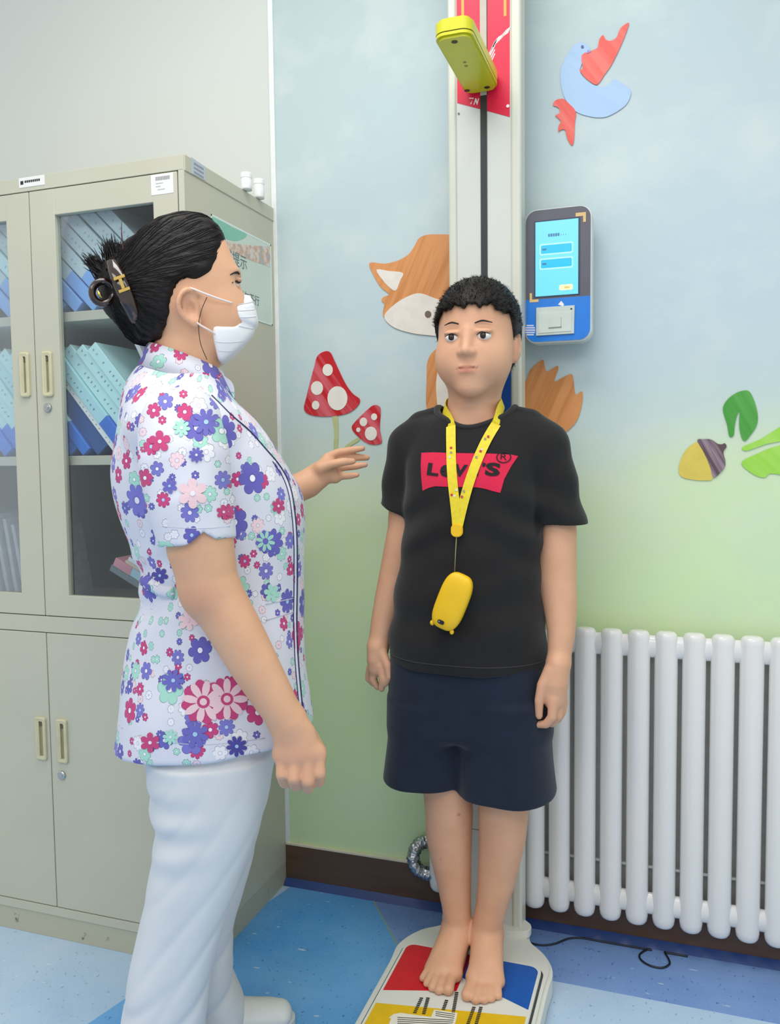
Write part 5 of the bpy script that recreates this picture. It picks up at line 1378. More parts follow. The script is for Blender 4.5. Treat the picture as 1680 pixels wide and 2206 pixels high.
def profile(f, pxs, c, r, k, ku, mode='add', n=4):
    """solid whose side view is the polygon and whose cross-section is bounded by an ellipsoid"""
    pts = crom(np.array([NL(x, y)[[0, 2]] for x, y in pxs]), n)
    c = np.asarray(c); lo = (pts[:, 0].min(), c[1] - r[1], pts[:, 1].min()); hi = (pts[:, 0].max(), c[1] + r[1], pts[:, 1].max())
    S, X, Y, Z = f.sl(lo, hi, k + ku + 4 * f.h)
    d2 = poly2d(X[:, 0, :], Z[0, :, :], pts)[:, None, :]
    k0 = np.sqrt(((X - c[0]) / r[0]) ** 2 + ((Y - c[1]) / r[1]) ** 2 + ((Z - c[2]) / r[2]) ** 2)
    d3 = (k0 - 1) * min(r)
    d = np.maximum(d2, d3); hh = np.maximum(k - np.abs(d2 - d3), 0) / k; d = d + hh * hh * k * 0.25
    f.op(S, d, ku, mode)
SKIN_N = skin_mat('nurse_skin', 'DCAE8C', 'C08472')
nb = Sdf((-0.26, -0.30, 0.02), (0.37, 0.31, 1.61), 0.0030)
# head
face_px = [(478, 512), (490, 536), (501, 562), (512, 582), (519, 592), (518, 604), (517, 614), (521, 626), (530, 645), (541, 668), (532, 688), (531, 702), (525, 716), (518, 734), (506, 750), (489, 763), (469, 767), (448, 750), (430, 715), (405, 690), (370, 700), (330, 660), (300, 600), (305, 540), (350, 497), (405, 480), (450, 490)]
hc = NL(400, 612)
profile(nb, face_px, hc, (0.150, 0.0745, 0.185), 0.030, 0)
nb.ell(NL(478, 690, -0.030), (0.036, 0.030, 0.040), 0.03); nb.ell(NL(478, 690, 0.030), (0.036, 0.030, 0.040), 0.03)
nb.ell(NL(515, 611, -0.034), (0.012, 0.014, 0.010), 0.014, None, 'sub')
nb.ell(NL(509, 604, -0.034), (0.011, 0.014, 0.0045), 0.005)
# ear: plate, rim, lobe
nb.ell(NL(407, 658, -0.075), (0.0165, 0.008, 0.030), 0.005, roty(-20))
rim = [NL(x, y, v) for x, y, v in ((424, 634, -0.076), (412, 625, -0.082), (398, 626, -0.087), (387, 640, -0.089), (384, 658, -0.088), (391, 676, -0.084), (406, 690, -0.080), (422, 697, -0.077))]
nb.chain(crom(np.array(rim), 3, False), 0.0048, 0.004)
nb.ell(NL(424, 694, -0.077), (0.0085, 0.006, 0.0085), 0.005)
nb.ell(NL(411, 664, -0.0840), (0.0090, 0.0095, 0.0130), 0.003, roty(-20), 'sub')
nb.ell(NL(404, 646, -0.0870), (0.0085, 0.0075, 0.0095), 0.003, None, 'sub')
# neck and trunk core
nb.chain([NL(392, 670), NL(398, 740), NL(397, 800), NL(392, 850)], [0.057, 0.056, 0.058, 0.066], 0.03)
def nsec(rows, grow=0.0, vc=0.0):
    out = []
    for y, xl, xr, b in rows:
        a, c = NL(xl, y, vc), NL(xr, y, vc)
        out.append(((a[2] + c[2]) / 2, (a[0] + c[0]) / 2, vc, (c[0] - a[0]) / 2 + grow, b + grow))
    return out
trunk = [(785, 302, 462, 0.050), (805, 288, 470, 0.072), (832, 275, 488, 0.105), (865, 266, 508, 0.140), (905, 258, 546, 0.162), (950, 249, 580, 0.168), (1006, 242, 616, 0.166), (1063, 247, 645, 0.160), (1110, 258, 652, 0.156), (1166, 277, 655, 0.152), (1225, 297, 655, 0.148), (1275, 303, 654, 0.148), (1340, 284, 651, 0.158), (1420, 271, 655, 0.170), (1500, 259, 662, 0.180), (1600, 246, 670, 0.186), (1660, 243, 674, 0.188)]
nb.sections(nsec(trunk[:15], -0.014), 2.2, 0.03)
for sv in (-1, 1):
    nb.chain([NL(450, 1480, sv * 0.080), NL((430, 0, 452)[sv + 1], 1850, sv * 0.088), NL((360, 0, 455)[sv + 1], 2170, sv * 0.088)], [0.065, 0.045, 0.032], 0.03)
# near arm
A = [(396, 940, -0.145, 62), (405, 1000, -0.185, 66), (425, 1110, -0.198, 70), (432, 1178, -0.200, 72), (447, 1245, -0.202, 64), (468, 1290, -0.204, 60), (507, 1358, -0.208, 57), (548, 1432, -0.213, 52), (590, 1505, -0.218, 44.5), (618, 1552, -0.222, 38.5)]
pts = [NL(x, y, v) for x, y, v, r in A]
nb.chain(pts, [r * Nm(x, y, v) for x, y, v, r in A], 0.02)
nb.ell(NL(432, 1284, -0.205), (0.026, 0.030, 0.026), 0.03)
sqv = ((0, 1, 0), 0.62)
nb.chain([NL(622, 1556, -0.222), NL(636, 1590, -0.226), NL(646, 1622, -0.228)], [0.0285, 0.0350, 0.0350], 0.016, sqv)
nb.chain([NL(608, 1625, -0.222), NL(682, 1625, -0.226)], [0.0165, 0.0165], 0.014)
r_ = 0.0105
nb.chain([NL(610, 1632, -0.228), NL(607, 1668, -0.236), NL(613, 1686, -0.218), NL(618, 1672, -0.203)], [0.0112, 0.0102, 0.0095, 0.0085], 0.003)
nb.chain([NL(634, 1638, -0.235), NL(633, 1676, -0.245), NL(637, 1692, -0.225), NL(640, 1674, -0.206)], [0.0118, 0.0110, 0.0102, 0.0090], 0.003)
nb.chain([NL(661, 1638, -0.237), NL(663, 1682, -0.246), NL(664, 1697, -0.225), NL(663, 1676, -0.206)], [0.0118, 0.0112, 0.0104, 0.0090], 0.003)
nb.chain([NL(684, 1630, -0.232), NL(688, 1666, -0.240), NL(687, 1683, -0.222), NL(680, 1670, -0.206)], [0.0114, 0.0106, 0.0100, 0.0088], 0.003)
nb.chain([NL(668, 1585, -0.205), NL(690, 1620, -0.196), NL(688, 1650, -0.192), NL(674, 1664, -0.194)], [0.0130, 0.0115, 0.0100, 0.0085], 0.006)
# far arm reaching towards the boy
B = [(430, 940, 0.145, 0.046), (470, 1030, 0.190, 0.046), (510, 1120, 0.215, 0.042), (580, 1085, 0.225, 0.0385), (640, 1052, 0.232, 0.0310), (662, 1043, 0.234, 0.0280)]
nb.chain([NL(x, y, v) for x, y, v, r in B], [r for *_, r in B], 0.02)
nb.chain([NL(662, 1042, 0.234), NL(684, 1026, 0.236), NL(704, 1012, 0.236)], [0.0270, 0.0290, 0.0260], 0.014, ((0, 1, 0), 0.72))
nb.chain([NL(706, 990, 0.238), NL(722, 1030, 0.236)], [0.0130, 0.0120], 0.010)
for q, rr_ in (([(708, 984, 0.244), (728, 975, 0.250), (756, 970, 0.252), (781, 966, 0.252)], 0.0088), ([(714, 996, 0.250), (742, 988, 0.258), (768, 985, 0.262), (791, 986, 0.262)], 0.0090), ([(718, 1010, 0.242), (745, 1006, 0.248), (768, 1004, 0.250), (787, 1001, 0.250)], 0.0086), ([(716, 1028, 0.234), (738, 1026, 0.236), (754, 1025, 0.236), (769, 1023, 0.236)], 0.0080), ([(690, 1008, 0.216), (714, 1000, 0.208), (740, 995, 0.206), (760, 994, 0.208)], 0.0095)):
    nb.chain([NL(*p) for p in q], [rr_ * (1.35 if rr_ == 0.0095 else 1.1), rr_, rr_ * 0.95, rr_ * 0.72], 0.016 if rr_ == 0.0095 else 0.006)
V, Q = nb.mesh(1)
nbo = mk('body', V, Q, SKIN_N, nurse, True)
blush = np.zeros(len(V))
for q, s_, w in ((NL(410, 660, -0.085), 0.022, 0.35), (NL(435, 1290, -0.24), 0.03, 0.45), (NL(648, 1640, -0.25), 0.045, 0.35)):
    blush = np.maximum(blush, w * np.exp(-((V - q) ** 2).sum(1) / s_ ** 2))
tint_attr(nbo, blush)
BVN = bvh_of(V, Q)
def cast(bv, x, y, lift=0.001):
    p = NL(x, y, -0.10); d = Vector(p - EYE_L).normalized()
    h_ = bv.ray_cast(Vector(EYE_L), d)
    if h_[0] is None: return None
    return np.array(h_[0]) - np.array(d) * lift
# eye, lashes, brow
BROW = plain('brow_black', '1D1815', 0.7)
uvsphere(NL(504, 612, -0.031), (0.0095, 0.0100, 0.0065), EYEW, 'eye', nurse, None, 16, 10)
q0, q1, q2 = cast(BVN, 500, 609, 0.002), cast(BVN, 509, 606, 0.0025), cast(BVN, 514, 609, 0.003)
if q2 is not None: tube('eyelash', [q0, q1, q2, q2 + np.array([0.004, -0.002, 0.001])], [0.0006, 0.0018, 0.0019, 0.0004], BROW, nurse, 6, 4)
qs = [cast(BVN, x, y, 0.0008) for x, y in ((496, 592), (504, 588), (511, 587), (515, 590))]
qs = [q for q in qs if q is not None]
tube('eyebrow', qs, [0.0008, 0.0016, 0.0024, 0.0018][:len(qs)], BROW, nurse, 6, 4)
# ---------------------------------------------------------------- hair
HAIR_N = hair_mat('nurse_hair', '13100F', (0.35, 1, 1.6), 150)
hn = Sdf((-0.24, -0.13, 1.28), (0.06, 0.13, 1.63), 0.0028)
hair_px = [(478, 507), (484, 528), (478, 552), (470, 580), (457, 604), (441, 617), (420, 622), (400, 619), (384, 632), (377, 655), (371, 690), (356, 722), (348, 740), (302, 738), (290, 715), (277, 690), (269, 650), (264, 610), (268, 568), (284, 538), (308, 511), (342, 488), (376, 475), (406, 470), (440, 475), (464, 490)]
profile(hn, hair_px, NL(380, 600), (0.140, 0.0850, 0.150), 0.018, 0)
hn.chain([NL(305, 560), NL(268, 600, -0.01), NL(272, 650, -0.01), NL(296, 700)], [0.040, 0.044, 0.040, 0.030], 0.02)
hn.chain([NL(228, 600, -0.01), NL(256, 640, -0.01), NL(286, 690, -0.01)], [0.016, 0.030, 0.018], 0.012)
X, Y, Z = hn.field()
g0_ = NL(262, 615)
ang = np.arctan2(Z - g0_[2], X - g0_[0])
hn.D = (hn.D + 0.0006 * np.sin(46 * ang + 9 * Y / 0.05) + 0.0009 * wav(X * 0.5, Y * 2, Z, 8, 190)).astype(np.float32)
HV2, HQ2 = hn.mesh(1)
hair2 = mk('hair', HV2, HQ2, HAIR_N, nurse, True)
BVH2 = bvh_of(HV2, HQ2)
# combed strands running over the surface to the bun
def flow_strands(n, seed):
    r = np.random.default_rng(seed); parts = []
    ids = r.choice(len(HV2), n * 2); goal = NL(262, 622, -0.02)
    for i in ids:
        if len(parts) >= n: break
        p = HV2[i].copy()
        if p[1] > 0.03 or p[0] < NL(300, 600)[0]: continue
        path = []; w0 = r.uniform(-0.12, 0.12)
        for k in range(11):
            loc, nrm, _, _ = BVH2.find_nearest(Vector(p))
            if loc is None: break
            nn = np.array(nrm); path.append(np.array(loc) + nn * 0.0006)
            d = goal - p; d[2] += w0 * 0.05; d -= nn * (d @ nn); d /= np.linalg.norm(d) + 1e-9
            p = np.array(loc) + d * 0.009
            if np.linalg.norm(p - goal) < 0.035: break
        if len(path) > 4: 
            m_ = len(path); rr_ = [0.00075 * math.sin(math.pi * min(1, (j + 0.4) / m_)) ** 0.5 for j in range(m_)]
            parts.append(sweep(path, rr_, 3, False))
    return parts
o = join_parts('hair_strands', flow_strands(700, 4), HAIR_N, hair2, True); o['kind'] = 'stuff'
# tufts above the clip and loose strands
tf = []
rg_ = np.random.default_rng(9)
def tuft(base, tip, spread, n, r0):
    for _ in range(n):
        b = np.array(base) + rg_.normal(0, 0.007, 3); t = np.array(tip) + rg_.normal(0, spread, 3) * np.array([1, 0.8, 0.8])
        mid = (b + t) / 2 + rg_.normal(0, 0.003, 3)
        tf.append(sweep(crom([b, mid, t], 4, False), np.linspace(r0, 0.0003, 9), 4))
tuft(NL(258, 606, -0.03), NL(239, 526, -0.03), 0.0085, 170, 0.0026)
tuft(NL(246, 616, -0.02), NL(196, 558, -0.02), 0.0075, 150, 0.0026)
tuft(NL(262, 610, -0.03), NL(256, 528, -0.035), 0.006, 40, 0.0016)
join_parts('hair_tuft', tf, HAIR_N, hair2, True)
tube('loose_strand', [NL(264, 600, -0.04), NL(266, 550, -0.045), NL(262, 505, -0.045), NL(262, 474, -0.045)], [0.0022, 0.0018, 0.001, 0.0003], plain('strand_auburn', '4A2620', 0.4), hair2, 5, 4)
tube('loose_strand', [NL(446, 640, -0.080), NL(434, 668, -0.084), NL(428, 700, -0.082), NL(432, 740, -0.070), NL(446, 775, -0.060)], 0.0006, HAIR_N, hair2, 4, 5)
tube('loose_strand', [NL(476, 500, -0.02), NL(462, 486, -0.03), NL(446, 482, -0.03)], [0.0003, 0.0008, 0.001], HAIR_N, hair2, 4, 5)
tube('loose_strand', [NL(474, 530, -0.055), NL(474, 560, -0.060), NL(465, 592, -0.066)], [0.0014, 0.0011, 0.0003], HAIR_N, hair2, 4, 5)
# claw clip
TORT = plain('clip_tortoise', '2A1510', 0.12, 0.6, var=0.5, scale=60, coat=0.6); GOLD = plain('clip_gold', 'D9B968', 0.2, metal=1.0, var=0.03)
clip = tube('hair_clip', [NL(241, 566, -0.050), NL(250, 588, -0.066), NL(262, 616, -0.074), NL(275, 648, -0.072), NL(286, 672, -0.062), NL(292, 690, -0.048)], [0.0105, 0.0120, 0.0125, 0.0120, 0.0110, 0.0090], TORT, nurse, 12, 5, ((0, 1, 0), 0.38))
clip['label'] = 'dark tortoiseshell claw clip with a gold bar emblem'
tube('clip_jaw', [NL(246, 570, 0.030), NL(262, 616, 0.050), NL(290, 686, 0.040)], [0.010, 0.0115, 0.009], TORT, clip, 12, 5, ((0, 1, 0), 0.4))
lp = []
for k in range(25):
    a = 2 * math.pi * k / 24
    lp.append(NL(222 + 24 * math.cos(a), 630 + 24 * math.sin(a), -0.045 + 0.006 * math.cos(a)))
V_, F_ = sweep(lp, 0.0062, 10, False, ((0, 1, 0), 1.5)); mk('clip_loop', V_, F_, TORT, clip, True)
lp2 = [NL(210, 625, -0.058), NL(214, 634, -0.060), NL(220, 642, -0.058)]
tube('loop_inlay', lp2, [0.001, 0.0035, 0.001], GOLD, clip, 8, 4)
def hbox(cx, cy, w, h, ang, v):
    ca, sa = math.cos(ang), math.sin(ang); out = []
    for a, b_ in ((-1, -1), (1, -1), (1, 1), (-1, 1)):
        x, y = a * w / 2, b_ * h / 2; out.append(NL(cx + x * ca - y * sa, cy + x * sa + y * ca, v))
    return out
an = math.radians(-20)
for cx, cy, w, h in ((257, 598, 25, 6.5), (262.5, 611.5, 7, 22), (268, 625, 25, 6.5)):
    prism('gold_bar', hbox(cx, cy, w, h, an, -0.0795), (0, -0.0028, 0), GOLD, clip, 0.0004)
# ---------------------------------------------------------------- face mask
MASK = cloth_mat('mask_white', 'EEF0F2', 0.02, 700, 0.8)
ms = Sdf((0.0, -0.10, 1.24), (0.12, 0.10, 1.49), 0.0020)
profile(ms, [(497, 647), (518, 641), (540, 638), (547, 655), (553, 676), (556, 695), (548, 709), (528, 706), (513, 700), (506, 685), (500, 665)], NL(470, 700), (0.0765, 0.0725, 0.085), 0.010, 0)
profile(ms, [(458, 718), (480, 714), (502, 711), (512, 702), (530, 701), (545, 707), (546, 718), (536, 734), (520, 751), (499, 769), (474, 784), (464, 758)], NL(462, 712), (0.0780, 0.0700, 0.085), 0.008, 0.002)
X, Y, Z = ms.field()
zz_ = NL(520, 680)[2]
ms.D = (ms.D + 0.0011 * (np.exp(-(np.sin((Z - 0.35 * X) * math.pi / 0.0115) / 0.30) ** 2) - 0.3) * np.clip((Z - zz_ + 0.012) / 0.02, 0, 1) + 0.0016 * wav(X, Y, Z, 77, 90)).astype(np.float32)
MV, MQ = ms.mesh(1)
mask = mk('face_mask', MV, MQ, MASK, nurse, True); mask['label'] = 'white pleated surgical mask'
STRAP = plain('mask_strap', 'EBDCD8', 0.7)
BVM = bvh_of(MV, MQ); PLEAT = cloth_mat('mask_pleat', 'D3D6DC', 0.02, 700, 0.8)
for pl_ in (((500, 658), (520, 655), (544, 651)), ((503, 670), (525, 669), (548, 667)), ((507, 683), (528, 684), (551, 682)), ((514, 702), (530, 706), (545, 709)), ((464, 736), (490, 738), (524, 735)), ((470, 756), (492, 757), (508, 754))):
    qs = [cast(BVM, x, y, 0.0003) for x, y in crom(np.array(pl_, float), 4, False)]; qs = [q for q in qs if q is not None]
    if len(qs) > 2: tube('pleat', qs, 0.0008, PLEAT, mask, 6)
tube('ear_loop', [NL(500, 653, -0.070), NL(470, 643, -0.080), NL(440, 632, -0.084), NL(420, 624, -0.086), NL(408, 620, -0.084)], 0.0017, STRAP, mask, 6, 4)
tube('ear_loop', [NL(464, 720, -0.066), NL(450, 711, -0.078), NL(434, 702, -0.082), NL(424, 695, -0.084)], 0.0017, STRAP, mask, 6, 4)
# ---------------------------------------------------------------- flowered tunic
def floral(name, uc, vc, R_, seed, planar=False):
    m, t, b = newmat(name, 0.75, 0.25)
    co = t.coord(); sep = t.new('ShaderNodeSeparateXYZ'); t.link(co, sep.inputs[0])
    a = t.math('ARCTAN2', t.math('SUBTRACT', sep.outputs[1], vc), t.math('SUBTRACT', sep.outputs[0], uc))
    s_ = t.math('MULTIPLY', a, R_)
    if planar: s_ = t.math('MULTIPLY', sep.outputs[0], 1.1)
    cmb = t.new('ShaderNodeCombineXYZ'); t.link(s_, cmb.inputs[0]); t.link(sep.outputs[2], cmb.inputs[1])
    base = t.ramp(t.noise(co, 7, 3), [(0.3, lin('D5D8E4')), (0.7, lin('DEDFE9'))])
    col = base
    PUR, PUR2, MAG, MINT, PINK, WHT = lin('6A66B8'), lin('7C7AC8'), lin('C8487E'), lin('A9DCCB'), lin('F0D3DA'), lin('EDECF2')
    def layer(col, cell, rmin, rmax, off, rnd, dens, stops):
        mp = t.mapping(cmb.outputs[0], (1 / cell,) * 3, (0, 0, 0.5 + off), (off * 3.1 + seed, off * 1.7, 0))
        vo = t.new('ShaderNodeTexVoronoi'); vo.voronoi_dimensions = '2D'; vo.inputs['Scale'].default_value = 1.0; vo.inputs['Randomness'].default_value = rnd
        t.link(mp, vo.inputs['Vector'])
        sub = t.new('ShaderNodeVectorMath'); sub.operation = 'SUBTRACT'; t.link(mp, sub.inputs[0]); t.link(vo.outputs['Position'], sub.inputs[1])
        s2 = t.new('ShaderNodeSeparateXYZ'); t.link(sub.outputs[0], s2.inputs[0])
        rc = t.new('ShaderNodeSeparateColor'); t.link(vo.outputs['Color'], rc.inputs[0])
        cr, cg, cb = rc.outputs[0], rc.outputs[1], rc.outputs[2]
        th = t.math('ADD', t.math('ARCTAN2', s2.outputs[1], s2.outputs[0]), t.math('MULTIPLY', cb, 6.28))
        dist = vo.outputs['Distance']
        np_ = t.math('ADD', 3.0, t.math('FLOOR', t.math('MULTIPLY', cg, 1.99)))     # |cos(k a)| -> 2k petals : 6 or 8
        pet = t.math('POWER', t.math('ABSOLUTE', t.math('COSINE', t.math('MULTIPLY', th, np_))), 0.55)
        R0 = t.math('ADD', rmin / cell, t.math('MULTIPLY', cb, (rmax - rmin) / cell))
        rad = t.math('MULTIPLY', R0, t.math('ADD', 0.62, t.math('MULTIPLY', pet, 0.38)))
        on = t.math('GREATER_THAN', t.math('FRACT', t.math('MULTIPLY', cr, 7.31)), 1 - dens)
        inside = t.math('MULTIPLY', t.math('LESS_THAN', dist, rad), on)
        edge = t.math('MULTIPLY', t.math('MULTIPLY', t.math('GREATER_THAN', dist, t.math('SUBTRACT', rad, 0.0011 / cell)), inside), 1.0)
        pc = t.ramp(cr, stops, 'CONSTANT')
        line = t.mix(0.62, pc, lin('55506E'))
        c = t.mix(edge, pc, line)
        # petal veins: thin gaps between petals on the larger flowers
        ctr = t.math('LESS_THAN', dist, t.math('MULTIPLY', R0, 0.20))
        ring = t.math('LESS_THAN', dist, t.math('MULTIPLY', R0, 0.28))
        cc = t.ramp(cg, [(0.0, lin('F4F2F6')), (0.5, lin('A8CDE8')), (0.75, lin('E8E4EE'))], 'CONSTANT')
        c = t.mix(ring, c, t.mix(0.35, pc, lin('4A4480')))
        c = t.mix(ctr, c, cc)
        return t.mix(inside, col, c)
    col = layer(col, 0.0210, 0.0060, 0.0082, 1.0, 0.85, 0.52, [(0.0, MAG), (0.25, PUR), (0.45, WHT), (0.72, MINT), (0.9, PINK)])
    col = layer(col, 0.0370, 0.0115, 0.0160, 2.0, 0.72, 0.66, [(0.0, PUR), (0.20, MAG), (0.40, MINT), (0.58, WHT), (0.72, PUR2), (0.88, PINK)])
    col = layer(col, 0.0760, 0.0210, 0.0290, 3.0, 0.72, 0.55, [(0.0, PUR), (0.25, PINK), (0.45, MAG), (0.62, MINT), (0.80, PUR2)])
    t.link(col, b.inputs['Base Color'])
    b.inputs['Sheen Weight'].default_value = 0.1
    bn = t.new('ShaderNodeBump'); bn.inputs['Strength'].default_value = 0.08; bn.inputs['Distance'].default_value = 0.0005
    t.link(t.noise(co, 800, 2), bn.inputs['Height']); t.link(bn.outputs[0], b.inputs['Normal'])
    return m
FL_T = floral('floral_cotton', 0.0, 0.0, 0.185, 2.0)
sn = Sdf((-0.225, -0.235, 0.60), (0.235, 0.235, 1.40), 0.0032)
hemN = NL(420, 1568)[2]
sn.sections(nsec(trunk), 2.25, 0, None, hemN, 0, (0.10, 0.0, 0.0, 0.0), 0.008)
sn.ell(NL(390, 922, -0.120), (0.085, 0.066, 0.056), 0.03); sn.ell(NL(390, 922, 0.120), (0.085, 0.066, 0.056), 0.03)
X, Y, Z = sn.field()
nk = NL(400, 780)
hole = np.maximum((np.sqrt(((X - nk[0]) / 0.062) ** 2 + (Y / 0.060) ** 2) - 1) * 0.06, NL(400, 812)[2] - 0.25 * (X - nk[0]) - Z)
sn.D = np.maximum(sn.D, -hole.astype(np.float32))
wz = NL(400, 1262)[2]
fold = 0.0045 * wav(X, Y, Z * 0.35, 51, 42) * np.clip((wz + 0.02 - Z) / 0.10, 0, 1)
fold = fold + 0.0050 * np.sin(95 * (Z - 0.45 * X) + 3 * wav(X, Y, Z, 52, 15)) * np.exp(-((Z - wz - 0.01) / 0.05) ** 2) * np.clip(-(X - 0.02) / 0.12, 0, 1)
fold = fold + 0.0048 * wav(X * 1.2, Y, Z * 0.8, 53, 36)
sn.D = (sn.D + fold).astype(np.float32)
NV, NQ = sn.mesh(2)
tun = mk('tunic', NV, NQ, FL_T, nurse, True)
BVT = bvh_of(NV, NQ)
def nsleeve(pts, rads, flmat, notch, name='sleeve'):
    pts = [np.asarray(p) for p in pts]; lo = np.min(pts, 0) - 0.1; hi = np.max(pts, 0) + 0.1
    f = Sdf(lo, hi, 0.003)
    S, X, Y, Z = f.sl(lo, hi, 0)
    d = None
    for i in range(len(pts) - 1):
        e = f._cone(X, Y, Z, pts[i], pts[i + 1], rads[i], rads[i + 1]); d = e if d is None else np.minimum(d, e)
    ax = pts[-1] - pts[-2]; ax = ax / np.linalg.norm(ax); ax = ax * 0.3 + np.array([0.10, 0, -0.9]) * 0.7; ax /= np.linalg.norm(ax)
    endp = (X - pts[-1][0]) * ax[0] + (Y - pts[-1][1]) * ax[1] + (Z - pts[-1][2]) * ax[2]
    f.op(S, np.maximum(d, endp), 0)
    if notch is not None:
        q = notch; S, X, Y, Z = f.sl(q - 0.05, q + 0.05, 0)
        tri = np.maximum(np.abs(X - q[0]) * 0.75 + (Z - (q[2] + 0.0125)) * 1.0, Y - (q[1] + 0.05)) + 0 * X
        f.op(S, tri, 0.002, 'sub')
    X, Y, Z = f.field()
    f.D = (f.D + 0.0042 * wav(X, Y, Z * 0.6, 61, 45) + 0.0016 * wav(X, Y, Z, 62, 90)).astype(np.float32)
    return f.mesh(2)
sp = [NL(394, 928, -0.145), NL(400, 1000, -0.180), NL(410, 1080, -0.196), NL(424, 1168, -0.203)]
NSV, NSQ = nsleeve(sp, [0.070, 0.0715, 0.0665, 0.0615], None, NL(438, 1166, -0.262))
slv = mk('sleeve', NSV, NSQ, floral('floral_sleeve', float(sp[2][0]), float(sp[2][1]), 0.072, 7.0, True), tun, True)
sp2 = [NL(395, 928, 0.145), NL(430, 985, 0.180), NL(480, 1070, 0.205)]
V_, Q_ = nsleeve(sp2, [0.072, 0.068, 0.060], None, None)
mk('sleeve', V_, Q_, floral('floral_sleeve_far', float(sp2[1][0]), float(sp2[1][1]), 0.072, 4.0), tun, True)
# stand collar with front flap
ringU, ringL = [], []
for k in range(49):
    a = 2 * math.pi * k / 48
    cU, cL = NL(400, 770), NL(404, 812)
    uU = cU[0] + 0.0655 * math.cos(a); uL = cL[0] + 0.086 * math.cos(a)
    zU = NL(400, 770)[2] - (NL(400, 800)[2] - NL(400, 740)[2]) * -0.5 * (math.cos(a)); zL = NL(400, 828)[2] - (NL(400, 765)[2] - NL(400, 842)[2]) * 0.5 * math.cos(a)
    ringU.append((uU, 0.0620 * math.sin(a), zU)); ringL.append((uL, 0.0860 * math.sin(a), zL))
V_ = []; F_ = []
for k in range(49):
    u_, l_ = np.array(ringU[k]), np.array(ringL[k]); c_ = np.array([NL(402, 790)[0], 0, u_[2]]); nrm = u_ - c_; nrm[2] = 0; nrm /= np.linalg.norm(nrm)
    V_ += [u_, l_, l_ - nrm * 0.012, u_ - nrm * 0.0035]
for k in range(48):
    for e in range(4): F_.append((k * 4 + e, k * 4 + (e + 1) % 4, (k + 1) * 4 + (e + 1) % 4, (k + 1) * 4 + e))
mk('collar', V_, F_, floral('floral_collar', float(NL(402, 790)[0]), 0.0, 0.075, 11.0), tun, True)
fp = [NL(x, y, -0.028) for x, y in ((468, 803), (486, 812), (500, 824), (505, 842), (503, 862), (488, 850), (472, 838))]
prism('collar_flap', crom(np.array(fp), 3), (0, 0.05, 0), floral('floral_flap', 0.0, 0.0, 0.1, 3.0), tun, 0.002)
# front edge piping, hem stitch, pocket band
PIPE = plain('piping_navy', '2C2F5A', 0.6); PW = plain('piping_white', 'E6E6EE', 0.7)
def seam(name, pxs, r, mat, bv, lift=0.0006, sp_=5):
    c = crom(np.array(pxs, float), sp_, False); qs = [cast(bv, x, y, lift) for x, y in c]; qs = [q for q in qs if q is not None]
    if len(qs) < 3: return None
    qs = np.array(qs)
    for _ in range(3): qs[1:-1] = (qs[:-2] + 2 * qs[1:-1] + qs[2:]) / 4
    return tube(name, qs, r, mat, tun, 6)
edge_px = [(456, 852), (478, 874), (502, 898), (538, 928), (571, 966), (594, 992), (613, 1020), (626, 1052), (634, 1095), (639, 1150), (640, 1200), (640, 1270), (639, 1340), (642, 1420), (649, 1500), (655, 1560)]
seam('front_piping', edge_px, 0.0016, PIPE, BVT)
seam('front_piping', [(x - 7, y + 2) for x, y in edge_px[5:]], 0.0011, PIPE, BVT)
seam('front_edge', [(x - 3.5, y + 1) for x, y in edge_px[5:]], 0.0016, PW, BVT)
seam('pocket_edge', [(572, 1336), (600, 1328), (632, 1318)], 0.0011, plain('seam_lilac', 'BFC2D2', 0.7), BVT)  # seam lines in a greyer lilac than the cloth
seam('pocket_edge', [(572, 1302), (600, 1296), (632, 1289)], 0.0009, plain('seam_lilac', 'BFC2D2'), BVT)
seam('hem_stitch', [(262, 1568), (330, 1592), (420, 1605), (500, 1600), (570, 1590)], 0.0007, plain('seam_lilac', 'BFC2D2'), BVT)
BVSL = bvh_of(NSV, NSQ)
seam('hem_stitch', [(350, 1134), (400, 1138), (450, 1138), (495, 1134)], 0.0007, plain('seam_lilac', 'BFC2D2'), BVSL)
# waist tab at the back
wt = [cast(BVT, x, y, 0.002) for x, y in ((312, 1250), (330, 1262), (352, 1272), (375, 1276))]
wt = [q for q in wt if q is not None]
if len(wt) > 2: tube('waist_tab', wt, 0.011, FL_T, tun, 8, 3, ((0, 1, 0), 0.5))
# larger printed flowers at their places on the cloth
PCOL = {k: cloth_mat('flower_' + k, c, 0.03, 800, 0.75) for k, c in (('purple', '6E6CBC'), ('magenta', 'C4487C'), ('mint', 'A6D8C8'), ('pink', 'EBCBD2'), ('white', 'E6E4EE'), ('sky', 'A6CBE6'), ('deep', '4F4C9C'))}
def petal_sheet(name, bv, parent, cx, cy, R_, n, col, lift, ph=0.0, squash=1.0, base=0.5, pw=0.6):
    m_ = max(24, n * 8); V_ = [cast(bv, cx, cy, lift)]; F_ = []
    if V_[0] is None: return None
    for ring_ in (0.5, 1.0):
        for k in range(m_):
            a = 2 * math.pi * k / m_
            rr_ = R_ * (base + (1 - base) * abs(math.cos(n * a / 2)) ** pw) * ring_ if n else R_ * ring_
            q = cast(bv, cx + rr_ * squash * math.cos(a + ph), cy + rr_ * math.sin(a + ph), lift)
            V_.append(q if q is not None else V_[0])
    for k in range(m_):
        k2 = (k + 1) % m_
        F_ += [(0, 1 + k2, 1 + k), (1 + k, 1 + k2, 1 + m_ + k2), (1 + k, 1 + m_ + k2, 1 + m_ + k)]
    return mk(name, V_, F_, PCOL[col], parent, True)
